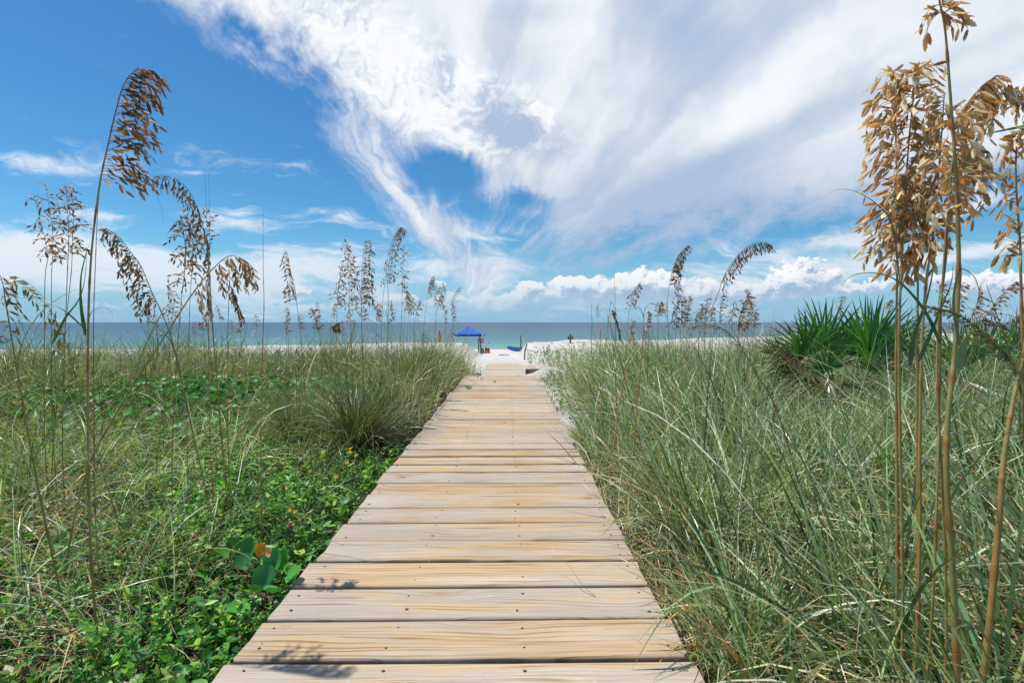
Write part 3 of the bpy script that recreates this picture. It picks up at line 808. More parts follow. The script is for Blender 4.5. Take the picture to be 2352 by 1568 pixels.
def build_grass():
    mat = leaf_mat('beach_grass_blade', 0.24, 0.36, 0.6)
    U_ = lambda a, b, n: GR.uniform(a, b, n)
    def veg_ok(x, y, thr=0.5): return veg_mask(x, y) > thr * GR.uniform(0.6, 1.4, len(x))
    # ---------- the thick sage green grass east of the boards
    mb = MB()
    x, y = scatter(760, 0.5, 5.5, 0.62, 3.2, 1.0)
    s = (x < 1.25 * y + 0.5) & veg_ok(x, y); x, y = x[s], y[s]
    tall = np.interp(x + 0.12 * y, [0.5, 1.0, 2.0], [0.40, 0.54, 0.76])
    tufts(mb, x, y, GR.integers(16, 34, len(x)), tall * U_(0.75, 1.15, len(x)), U_(0.0045, 0.0105, len(x)), SAGE, 0.28, 0.36, 0.75, 0.035, 7, wind=(-0.14, 0.02))
    x, y = scatter(2000, 0.8, 9, 3.0, 7.0)
    s = (x < 1.25 * y + 0.6) & veg_ok(x, y); x, y = x[s], y[s]
    tufts(mb, x, y, GR.integers(10, 22, len(x)), U_(0.46, 0.74, len(x)), U_(0.005, 0.010, len(x)), np.concatenate([SAGE, OLIVE[:4]]), 0.32, 0.42, 1.0, 0.05, 6, wind=(-0.1, 0))
    x, y = scatter(2300, 1.2, 17, 6.8, 13.5)
    s = (x < 1.25 * y + 0.6) & veg_ok(x, y); x, y = x[s], y[s]
    tufts(mb, x, y, GR.integers(7, 13, len(x)), U_(0.42, 0.74, len(x)), U_(0.005, 0.010, len(x)), OLIVE, 0.30, 0.45, 1.0, 0.07, 4, wind=(-0.1, 0))
    x, y = scatter(300, 1.3, 9, 3.3, 9)
    s = (x < 1.2 * y) & veg_ok(x, y) & (fbm((x * 0.9 + 9).astype(np.float32), (y * 0.9).astype(np.float32), 3, 0.5, 72) > 0.03); x, y = x[s], y[s]
    tufts(mb, x, y, GR.integers(18, 34, len(x)), U_(0.58, 0.85, len(x)), U_(0.004, 0.008, len(x)), OLIVE * 0.6, 0.15, 0.32, 0.8, 0.06, 6, wind=(-0.05, 0))
    # ragged tall ones whose tips cross the sea and the sky
    x, y = scatter(330, 1.0, 11, 3.4, 10)
    s = (x < 1.2 * y) & veg_ok(x, y); x, y = x[s], y[s]
    tufts(mb, x, y, 5, U_(0.75, 1.0, len(x)), 0.004, SAGE, 0.15, 0.2, 0.9, 0.03, 8)
    # sparse wiry grass on the sand by the boards
    x, y = scatter(420, 0.47, 2.6, 2.2, 10.0)
    s = veg_mask(x, y) < 0.6; x, y = x[s], y[s]
    tufts(mb, x, y, GR.integers(5, 14, len(x)), U_(0.15, 0.42, len(x)), 0.0035, OLIVE, 0.35, 0.45, 0.9, 0.04, 5)
    # a fringe right at the boards
    x, y = scatter(420, 0.45, 0.80, 0.8, 3.6)
    tufts(mb, x, y, GR.integers(8, 16, len(x)), U_(0.12, 0.32, len(x)), U_(0.002, 0.0045, len(x)), SAGE, 0.55, 0.5, 1.2, 0.03, 6, wind=(0.05, 0))
    # matted dead blades underneath
    x, y = scatter(1500, 0.46, 5.5, 0.6, 3.4)
    s = (x < 1.25 * y + 0.5) & veg_ok(x, y, 0.4); x, y = x[s], y[s]
    tufts(mb, x, y, 9, U_(0.14, 0.34, len(x)), U_(0.0022, 0.0046, len(x)), STRAW, 1.0, 1.0, 1.6, 0.05, 5)
    x, y = scatter(1500, 0.6, 10, 3.2, 8)
    s = (x < 1.25 * y + 0.5) & veg_ok(x, y, 0.4); x, y = x[s], y[s]
    tufts(mb, x, y, 7, U_(0.2, 0.42, len(x)), U_(0.003, 0.005, len(x)), STRAW, 1.0, 0.9, 1.4, 0.06, 4)
    o = mb.build('beach_grass', mat)
    tag(o, 'dense sage green beach grass with dry straw, between the boardwalk and the palmetto', 'grass', kind='stuff')
    # ---------- the olive and straw meadow west of the boards
    mb = MB()
    x, y = scatter(2900, -9, -0.66, 3.3, 7.2)
    s = (-x < 1.25 * y + 0.6) & veg_ok(x, y)
    vine = np.exp(-(((x + 3.1) / 1.35) ** 2 + ((y - 4.7) / 0.85) ** 2))       # thinner over the round-leaved vines
    s &= GR.uniform(0, 1, len(x)) > 0.93 * vine; x, y = x[s], y[s]
    tufts(mb, x, y, GR.integers(9, 19, len(x)), U_(0.32, 0.66, len(x)), U_(0.0045, 0.009, len(x)), OLIVE * 0.82, 0.40, 0.45, 1.1, 0.05, 6, wind=(0.08, 0))
    x, y = scatter(3600, -17, -0.66, 7.0, 15)
    s = (-x < 1.25 * y + 0.6) & veg_ok(x, y); x, y = x[s], y[s]
    tufts(mb, x, y, GR.integers(7, 13, len(x)), U_(0.34, 0.74, len(x)), U_(0.005, 0.010, len(x)), OLIVE * 0.85, 0.40, 0.42, 0.95, 0.07, 4, wind=(0.05, 0))
    # taller dark clumps standing out of the meadow
    x, y = scatter(420, -6, -0.75, 3.3, 8.5)
    s = (-x < 1.2 * y) & (GR.uniform(0, 1, len(x)) > 1.1 * np.exp(-(((x + 3.1) / 1.5) ** 2 + ((y - 4.5) / 1.0) ** 2))) & (fbm((x * 0.9 + 1).astype(np.float32), (y * 0.9).astype(np.float32), 3, 0.5, 71) > 0.02); x, y = x[s], y[s]
    tufts(mb, x, y, GR.integers(18, 34, len(x)), U_(0.55, 0.80, len(x)), U_(0.004, 0.0085, len(x)), OLIVE * 0.55, 0.15, 0.32, 0.8, 0.06, 6, wind=(0.03, 0))
    # thin upright blades over the sea line
    x, y = scatter(520, -11, -0.8, 3.0, 10)
    s = (-x < 1.2 * y) & veg_ok(x, y); x, y = x[s], y[s]
    tufts(mb, x, y, 6, U_(0.55, 1.0, len(x)), 0.0040, OLIVE, 0.25, 0.3, 1.0, 0.04, 8)
    # near, straw-coloured tussocks at the frame's west side
    x, y = scatter(150, -3.6, -1.15, 1.2, 3.5)
    s = (-x < 1.25 * y + 0.4) & (-x > 0.62 * y + 0.28 + GR.normal(0, .12, len(x))); x, y = x[s], y[s]
    tufts(mb, x, y, GR.integers(16, 32, len(x)), U_(0.34, 0.58, len(x)), U_(0.003, 0.006, len(x)), np.concatenate([SAGE, OLIVE]), 0.55, 0.45, 1.2, 0.035, 8, wind=(0.15, 0.0))
    x, y = scatter(420, -4.2, -0.8, 2.5, 3.9)
    s = (-x < 1.25 * y + 0.4) & (GR.uniform(0, 1, len(x)) < 0.55 + 0.2 * (-x - 2)); x, y = x[s], y[s]
    tufts(mb, x, y, GR.integers(10, 22, len(x)), U_(0.3, 0.52, len(x)), U_(0.003, 0.0045, len(x)), OLIVE, 0.42, 0.5, 1.2, 0.045, 7, wind=(0.1, 0))
    # stray arching blades over the low herbs
    x, y = scatter(210, -2.6, -0.8, 1.1, 3.0)
    tufts(mb, x, y, 6, U_(0.22, 0.48, len(x)), 0.0036, SAGE, 0.3, 0.5, 1.3, 0.02, 8)
    # matted straw
    x, y = scatter(1500, -9, -0.66, 2.6, 8)
    s = (-x < 1.25 * y + 0.5) & veg_ok(x, y, 0.4) & (GR.uniform(0, 1, len(x)) > 0.9 * np.exp(-(((x + 3.1) / 1.35) ** 2 + ((y - 4.7) / 0.85) ** 2))); x, y = x[s], y[s]
    tufts(mb, x, y, 8, U_(0.2, 0.4, len(x)), U_(0.0026, 0.0045, len(x)), STRAW, 1.0, 0.9, 1.4, 0.06, 4)
    x, y = scatter(620, -3.6, -1.0, 0.9, 3.0)
    s = (-x > 0.55 * y + 0.25); x, y = x[s], y[s]
    tufts(mb, x, y, 12, U_(0.18, 0.4, len(x)), U_(0.0016, 0.003, len(x)), STRAW, 1.0, 0.8, 1.4, 0.05, 6)
    o = mb.build('meadow_grass', mat)
    tag(o, 'olive and straw coloured dune grass filling the meadow of vines beside the boardwalk', 'grass', kind='stuff')
    # ---------- the big dark clumps beside the boards: each a plant of its own
    def clump(px, py, n, L, lab, pal=OLIVE, straw=0.2, lean=0.42, spread=0.09, w=0.004):
        mb = MB()
        m = 26
        a = GR.uniform(0, 2 * np.pi, m); r = spread * np.sqrt(GR.uniform(0, 1, m))
        tufts(mb, px + r * np.cos(a), py + r * np.sin(a), n // m, L * U_(0.75, 1.1, m), U_(w * .8, w * 1.2, m), pal, straw, lean, 0.85, 0.03, 8, wind=(0.03, 0))
        tufts(mb, px + r * np.cos(a), py + r * np.sin(a), max(2, n // m // 3), L * 0.55, w * 0.7, STRAW, 1.0, 0.9, 1.5, 0.04, 6)
        o = mb.build('grass_clump', mat, origin=(px, py, float(ground_z(px, py, False))))
        tag(o, lab, 'grass clump', 'big grass clumps beside the boardwalk')
    clump(-1.0, 3.1, 1300, 0.82, 'big dark green grass clump nearest the camera on the flowery side of the boardwalk', OLIVE * 0.55)
    clump(-1.55, 3.3, 900, 0.68, 'dark green grass clump at the foot of the bent dry reed', OLIVE * 0.6)
    clump(-1.15, 5.7, 600, 0.68, 'grass clump past the bare sand patch beside the boardwalk', OLIVE)
    clump(-1.0, 8.3, 700, 0.78, 'farthest bushy grass clump overhanging the boardwalk below the blue canopy', OLIVE * 1.1, 0.3, 0.5, 0.22, 0.006)
    clump(-1.15, 7.0, 700, 0.72, 'bushy grass clump overhanging the boardwalk step, second nearest the beach', OLIVE, 0.3, 0.5, 0.2, 0.006)
    clump(0.66, 1.62, 420, 0.48, 'wiry grass clump leaning against the edge of the nearer boards on the palmetto side', SAGE, 0.35, 0.35, 0.06, 0.0038)
    clump(0.62, 1.15, 300, 0.42, 'grass clump of upright sage blades at the boards nearest the camera', SAGE, 0.3, 0.35, 0.06, 0.004)

def leaf_disc(n=9, fold=0.25, notch=0.12, cup=0.15, elong=1.0):
    """a round leaf in the xy plane, stalk at the origin, length 1 along +y"""
    th = np.linspace(-np.pi, np.pi, n, endpoint=False) + np.pi / n
    x = 0.5 * np.sin(th) / elong; y = 0.5 - 0.5 * np.cos(th)
    y = np.where(np.abs(x) < 0.12, y + notch * (y < 0.3) - 0.05 * (y > 0.8), y)
    z = fold * np.abs(x) + cup * (y - 0.5) ** 2
    V = np.concatenate([np.stack([x, y, z], -1), [[0, 0.45, -0.02]]])
    F = [[k, (k + 1) % n, n] for k in range(n)]
    return V, np.array(F)

def place_leaves(mb, base, pos, size, az, tilt, roll, col):
    V, F = base; n = len(V); N = len(pos)
    V = V[None] * size[:, None, None]
    cr, sr = np.cos(roll)[:, None], np.sin(roll)[:, None]
    x = V[..., 0] * cr + V[..., 2] * sr; z = -V[..., 0] * sr + V[..., 2] * cr; y = V[..., 1]
    ct, st = np.cos(tilt)[:, None], np.sin(tilt)[:, None]
    y, z = y * ct - z * st, y * st + z * ct
    ca, sa = np.cos(az)[:, None], np.sin(az)[:, None]
    x, y = x * ca + y * sa, -x * sa + y * ca
    W = np.stack([x, y, z], -1) + pos[:, None]
    FF = (np.arange(N)[:, None, None] * n + F[None]).reshape(-1, F.shape[1])
    mb.add(W.reshape(-1, 3), FF, np.repeat(col, n, 0))

GREEN = np.array([(0.045, 0.19, 0.03), (0.065, 0.25, 0.04), (0.11, 0.34, 0.055), (0.035, 0.14, 0.032), (0.17, 0.40, 0.08)])
def build_herbs():
    mat = leaf_mat('herb_leaf', 0.32, 0.42, 0.4, 25.0, 0.3)
    glossy = leaf_mat('vine_leaf', 0.22, 0.45, 0.35, 14.0, 0.25)
    small = (np.array([(0, 0, 0), (-0.24, 0.45, 0.06), (0, 0.5, -0.02), (0.24, 0.45, 0.06), (0, 1, 0.02)], float), np.array([[0, 2, 1, 1], [0, 3, 2, 2], [1, 2, 4, 4], [2, 3, 4, 4]]))
    # ---------- leafy ground cover close to the camera
    mb = MB()
    N = 9500
    x = -0.66 - GR.uniform(0, 1, N) ** 0.9 * 2.6; y = 0.75 + GR.uniform(0, 1, N) ** 1.1 * 2.6
    dens = fbm((x * 2.2).astype(np.float32), (y * 2.2).astype(np.float32), 3, 0.5, 51)
    s = (-x < 1.25 * y + 0.4) & (GR.uniform(0, 1, N) < 0.78 + 1.6 * dens)
    s &= ~((x < -0.75 * y - 0.2) & (GR.uniform(0, 1, N) < 0.55)) & ~((y > 2.75) & (x > -1.5) & (GR.uniform(0, 1, N) < .6))
    x, y = x[s], y[s]; n = len(x)
    h = GR.uniform(0.06, 0.19, n) * np.interp(y, [1, 3], [0.9, 1.2]); nl = GR.integers(12, 26, n)
    idx = np.repeat(np.arange(n), nl); M_ = len(idx)
    t = GR.uniform(0.15, 1, M_)
    lx, ly = GR.normal(0, 0.03, n), GR.normal(0, 0.03, n)
    px = x[idx] + lx[idx] * t; py = y[idx] + ly[idx] * t; pz = ground_z(px, py, False) + h[idx] * t
    kind = GR.uniform(0, 1, n)[idx]
    size = np.where(kind < 0.5, GR.uniform(0.008, 0.020, M_), np.where(kind < 0.85, GR.uniform(0.018, 0.038, M_), GR.uniform(0.035, 0.062, M_))) * (1.15 - 0.5 * t)
    patch = fbm((px * 3).astype(np.float32), (py * 3).astype(np.float32), 3, 0.5, 52)
    col = pick(GREEN, M_) * (1 + 1.2 * patch)[:, None] * np.where(kind < 0.3, 1.0, 1.15)[:, None]
    col = np.where((kind < 0.25)[:, None], col * (1.5, 0.95, 1.9), np.where((kind > 0.72)[:, None], col * (1.9, 1.25, 1.0), col))
    dead = GR.uniform(0, 1, M_) < 0.035
    col = np.where(dead[:, None], pick(STRAW, M_), col)
    place_leaves(mb, small, np.stack([px, py, pz], -1), size, GR.uniform(0, 2 * np.pi, M_), GR.uniform(-0.2, 0.9, M_), GR.normal(0, 0.5, M_), col.clip(0.01, 0.8))
    blades(mb, np.stack([x, y, ground_z(x, y, False)], -1), np.arctan2(lx, ly), h, np.full(n, 0.12), np.full(n, 0.2), np.full(n, 0.0022), pick(OLIVE, n) * 0.8, 3)
    # round pennywort leaves on stalks
    n = 800
    x = -0.68 - GR.uniform(0, 1, n) * 2.4; y = 0.85 + GR.uniform(0, 1, n) ** 1.2 * 2.3
    s = (-x < 1.25 * y + 0.3); x, y = x[s], y[s]; n = len(x)
    z = ground_z(x, y, False) + GR.uniform(0.04, 0.13, n)
    c = pick(GREEN, n, 0.25)
    place_leaves(mb, leaf_disc(10, 0.1, 0.2, 0.2), np.stack([x, y, z], -1), GR.uniform(0.022, 0.046, n), GR.uniform(0, 6.28, n), GR.uniform(-0.3, 0.5, n), GR.normal(0, 0.25, n), c)
    blades(mb, np.stack([x, y, z - 0.1], -1), GR.uniform(0, 6, n), np.full(n, 0.10), np.full(n, 0.02), np.full(n, 0.1), np.full(n, 0.002), pick(OLIVE, n), 2)
    # leaf litter lying about
    n = 1500
    x = -0.67 - GR.uniform(0, 1, n) * 2.2; y = 0.8 + GR.uniform(0, 1, n) * 2.6
    place_leaves(mb, small, np.stack([x, y, ground_z(x, y, False) + 0.012], -1), GR.uniform(0.01, 0.03, n), GR.uniform(0, 6.28, n), GR.normal(0, 0.3, n), GR.normal(0, 0.4, n), pick(STRAW, n, 0.3) * 0.8)
    o = mb.build('ground_cover', mat)
    tag(o, 'leafy green herbs and pennywort covering the sand beside the nearest boards', 'ground cover', kind='stuff')
    # ---------- railroad vines in the middle of the meadow
    mb = MB()
    n = 1900
    x = GR.normal(-2.9, 1.1, n); y = GR.normal(4.5, 0.75, n)
    x2 = GR.uniform(-6, -0.8, n // 6); y2 = GR.uniform(3, 7, n // 6)
    x, y = np.concatenate([x, x2]), np.concatenate([y, y2])
    s = (x < -0.75) & (-x < 1.2 * y + .3) & (y > 3.0); x, y = x[s], y[s]; n = len(x)
    hh = 0.16 + 0.1 * GR.uniform(0, 1, n) + 0.10 * np.exp(-(((x + 3) / 1.6) ** 2 + ((y - 4.8) / 1) ** 2))
    z = ground_z(x, y, False) + hh * GR.uniform(0.45, 1, n)
    c = pick(GREEN[:4], n, 0.2) * (0.85, 0.95, 0.9)
    c = np.where((GR.uniform(0, 1, n) < 0.02)[:, None], (0.55, 0.36, 0.05), c)
    place_leaves(mb, leaf_disc(10, 0.45, 0.12, 0.25), np.stack([x, y, z], -1), GR.uniform(0.045, 0.075, n), GR.uniform(0, 6.28, n), GR.uniform(-0.1, 1.0, n), GR.normal(0, 0.3, n), c)
    blades(mb, np.stack([x, y, z - 0.12], -1), GR.uniform(0, 6, n), np.full(n, 0.13), np.full(n, 0.02), np.full(n, 0.3), np.full(n, 0.004), pick(OLIVE, n) * 0.8, 2)
    # weedy sprays of small leaves through the meadow, both sides of the boards
    def sprays(cx, cy, sx, sy, n, h, size, pal, ymin=2.5):
        x = GR.normal(cx, sx, n); y = GR.normal(cy, sy, n)
        s = (y > ymin) & ((x < -0.72) | (x > 0.52)) & (np.abs(x) < 1.2 * y + .3); x, y = x[s], y[s]; n = len(x)
        hh = GR.uniform(0.5, 1, n) * h; nl = 16; idx = np.repeat(np.arange(n), nl); t = GR.uniform(0.2, 1, len(idx))
        lx, ly = GR.normal(0, 0.05, n), GR.normal(0, 0.05, n)
        P_ = np.stack([x[idx] + lx[idx] * t, y[idx] + ly[idx] * t, ground_z(x[idx], y[idx], False) + hh[idx] * t], -1)
        place_leaves(mb, small, P_, GR.uniform(0.6, 1.3, len(idx)) * size, GR.uniform(0, 6.28, len(idx)), GR.uniform(0, 1.0, len(idx)), GR.normal(0, 0.5, len(idx)), pick(pal, len(idx)))
        blades(mb, np.stack([x, y, ground_z(x, y, False)], -1), np.arctan2(lx, ly), hh, np.full(n, 0.15), np.full(n, 0.1), np.full(n, 0.004), pick(OLIVE, n), 3)
    sprays(-3.9, 4.3, 0.5, 0.4, 260, 0.35, 0.032, GREEN)
    sprays(-1.4, 3.6, 0.4, 0.5, 160, 0.16, 0.028, GREEN)
    sprays(-0.95, 4.9, 0.12, 0.5, 60, 0.12, 0.035, GREEN * 1.3)
    sprays(-3.6, 8.5, 1.6, 1.0, 260, 0.42, 0.05, GREEN)
    sprays(0.80, 4.6, 0.22, 1.6, 240, 0.12, 0.030, GREEN)
    sprays(1.2, 7.5, 0.5, 1.0, 90, 0.16, 0.04, np.concatenate([GREEN, OLIVE]))
    sprays(0.85, 3.0, 0.2, 0.7, 110, 0.10, 0.03, GREEN)
    o = mb.build('railroad_vines', glossy)
    tag(o, 'round glossy leaves of railroad vines and weeds spreading through the dune grass', 'vines', kind='stuff')
    # ---------- yellow-green shoots on the open sand before the dune
    mb = MB()
    n = 420
    x = GR.normal(2.6, 1.3, n); y = GR.uniform(11.5, 18, n)
    s = (x > 0.65); x, y = x[s], y[s]
    n = len(x); nl = 14; idx = np.repeat(np.arange(n), nl); t = GR.uniform(0.1, 1, len(idx)); hh = GR.uniform(0.12, 0.42, n)
    lx, ly = GR.normal(0, 0.1, n), GR.normal(0, 0.1, n)
    P_ = np.stack([x[idx] + lx[idx] * t, y[idx] + ly[idx] * t, ground_z(x[idx], y[idx], True) + hh[idx] * t], -1)
    YG = np.array([(0.20, 0.30, 0.07), (0.28, 0.36, 0.10), (0.14, 0.24, 0.06), (0.33, 0.38, 0.16)])
    place_leaves(mb, small, P_, GR.uniform(0.03, 0.075, len(idx)), GR.uniform(0, 6.28, len(idx)), GR.uniform(0, 1.2, len(idx)), GR.normal(0, 0.5, len(idx)), pick(YG, len(idx)))
    blades(mb, np.stack([x, y, ground_z(x, y)], -1), np.arctan2(lx, ly), hh, np.full(n, 0.2), np.full(n, 0.1), np.full(n, 0.008), pick(YG, n) * 0.7, 3)
    o = mb.build('sea_rocket_plants', mat)
    tag(o, 'yellow green leafy shoots scattered over the white sand before the dune', 'dune weeds', kind='stuff')

build_grass(); build_herbs()

# ------------------------------------------------------------------ sea oats
OR = np.random.default_rng(23)
def spikelet():
    # a flat husk with a saw edge: outline, and a ridge on each face
    out = [(0, 0), (-.13, .14), (-.20, .30), (-.17, .42), (-.23, .52), (-.17, .64), (-.19, .74), (-.09, .86), (0, 1.0),
           (.09, .90), (.18, .78), (.16, .66), (.23, .56), (.18, .44), (.21, .33), (.14, .17)]
    out = [(a * 0.68, b) for a, b in out]
    n = len(out)
    V = [(a, b, 0.0) for a, b in out] + [(0, 0.3, .07), (0, 0.72, .045), (0, 0.3, -.07), (0, 0.72, -.045)]
    F = []
    for k in range(n):
        j = (k + 1) % n; ym = (out[k][1] + out[j][1]) / 2
        c = 0 if ym < 0.5 else 1
        F.append([k, j, n + c, n + c]); F.append([j, k, n + 2 + c, n + 2 + c])
    F += [[4, n, n + 1, n + 1], [13, n + 1, n, n], [4, n + 3, n + 2, n + 2], [13, n + 2, n + 3, n + 3]]
    return np.array(V), np.array(F)
SPK = spikelet()
SPK_LO = (np.array([(0, 0, 0), (-.15, .4, 0), (0, .45, .07), (.15, .4, 0), (-.12, .72, 0), (.12, .72, 0), (0, 1, 0), (0, .45, -.07)], float),
          np.array([[0, 2, 1, 1], [0, 3, 2, 2], [1, 2, 4, 4], [2, 3, 5, 5], [2, 5, 6, 4], [0, 1, 7, 7], [0, 7, 3, 3], [1, 4, 7, 7], [7, 5, 3, 3], [7, 4, 6, 5]]))
GOLD = np.array([(0.80, 0.60, 0.33), (0.86, 0.70, 0.44), (0.72, 0.49, 0.23), (0.90, 0.80, 0.60), (0.60, 0.40, 0.18)])
BROWN = np.array([(0.52, 0.33, 0.15), (0.62, 0.42, 0.21), (0.40, 0.24, 0.10), (0.74, 0.57, 0.34), (0.30, 0.18, 0.085)])
TANC = np.array([(0.50, 0.37, 0.20), (0.60, 0.47, 0.28), (0.40, 0.27, 0.13)])
UNRIPE = np.array([(0.45, 0.43, 0.13), (0.38, 0.40, 0.15), (0.55, 0.48, 0.20)])

def put_spikelets(mb, base, pos, dirv, size, col):
    V, F = base; n = len(V); N = len(pos)
    d = dirv / (np.linalg.norm(dirv, axis=1)[:, None] + 1e-9)
    r = OR.normal(0, 1, (N, 3)); a = np.cross(d, r); a /= np.linalg.norm(a, axis=1)[:, None] + 1e-9
    b = np.cross(d, a)
    bend = 0.12 * OR.normal(0, 1, N)
    W = pos[:, None] + size[:, None, None] * (V[None, :, 0:1] * a[:, None] + V[None, :, 1:2] * d[:, None] + (V[None, :, 2] + bend[:, None] * V[None, :, 1] ** 2)[..., None] * b[:, None])
    FF = (np.arange(N)[:, None, None] * n + F[None]).reshape(-1, 4)
    cc = np.repeat(col[:, None], n, 1) * (0.8 + 0.35 * V[None, :, 1:2])
    mb.add(W.reshape(-1, 3), FF, cc.reshape(-1, 3).clip(0, 0.95))

def seed_head(rach, s0, Lb, side, pal, size=0.022, nb=26, droop=0.5, fan=0.35, low=False, root=None, mat=None, bare=None, taper=0.5, up=0.75, dens=1.0):
    """branches along the stem from fraction s0 to its tip; side is the way the wind blows them"""
    mb = MB(); P_, t, _, _ = frame_of(rach); n = len(P_); nb = int(nb * 1.25); size = size * 1.1
    side = np.array(side, float)
    for q in range(nb):
        f = (q + OR.uniform(-.3, .3)) / nb; f = min(max(f, 0), 1)
        s = s0 + (1 - s0) * f
        if bare and bare[0] < f < bare[1]: continue
        i = min(s * (n - 1), n - 1.001); k = int(i); p = P_[k] + (P_[k + 1] - P_[k]) * (i - k)
        L = Lb * (1 - taper * f) * OR.uniform(0.6, 1.15) * (0.75 if f < .08 else 1)
        rd = OR.normal(0, 1, 3); rd[2] *= 0.3; rd /= np.linalg.norm(rd)
        d = t[k] * up + side * OR.uniform(0.5, 1.0) + rd * fan * 1.6
        d /= np.linalg.norm(d)
        m = 10; pts = [p]
        for w in range(m):
            pts.append(pts[-1] + d * L / m)
            d = d + np.array((0, 0, -droop * 0.30)) + side * 0.02; d /= np.linalg.norm(d)
        pts = np.array(pts)
        if not low or size * FPX > 0:
            tube(mb, pts, np.linspace(0.0009, 0.0004, m + 1) * (1.6 if low else 1.0), pick_o(pal, 1)[0] * 0.8, 3, cap=False)
        step = size * 0.42 / dens; cnt = max(2, int(L * 0.85 / step))
        u = np.linspace(0.12, 1.0, cnt) * m; ki = np.minimum(u.astype(int), m - 1); pp = pts[ki] + (pts[ki + 1] - pts[ki]) * (u - ki)[:, None]
        dd = pts[ki + 1] - pts[ki]; dd /= np.linalg.norm(dd, axis=1)[:, None]
        alt = np.where(np.arange(cnt) % 2, 1, -1)[:, None]
        sidev = np.cross(dd, np.array((0.2, 1, 0.1))); sidev /= np.linalg.norm(sidev, axis=1)[:, None] + 1e-9
        dv = dd + alt * sidev * 0.45 + OR.normal(0, 0.22, (cnt, 3)) + np.array((0, 0, -0.25))
        put_spikelets(mb, SPK_LO if low else SPK, pp, dv, size * OR.uniform(0.7, 1.15, cnt), pick_o(pal, cnt))
    return mb.build('seed_head', mat, root, smooth=False)

def pick_o(pal, n, j=0.18):
    return np.clip(pal[OR.integers(0, len(pal), n)] * (1 + OR.normal(0, j, (n, 1))), 0.01, 0.9)

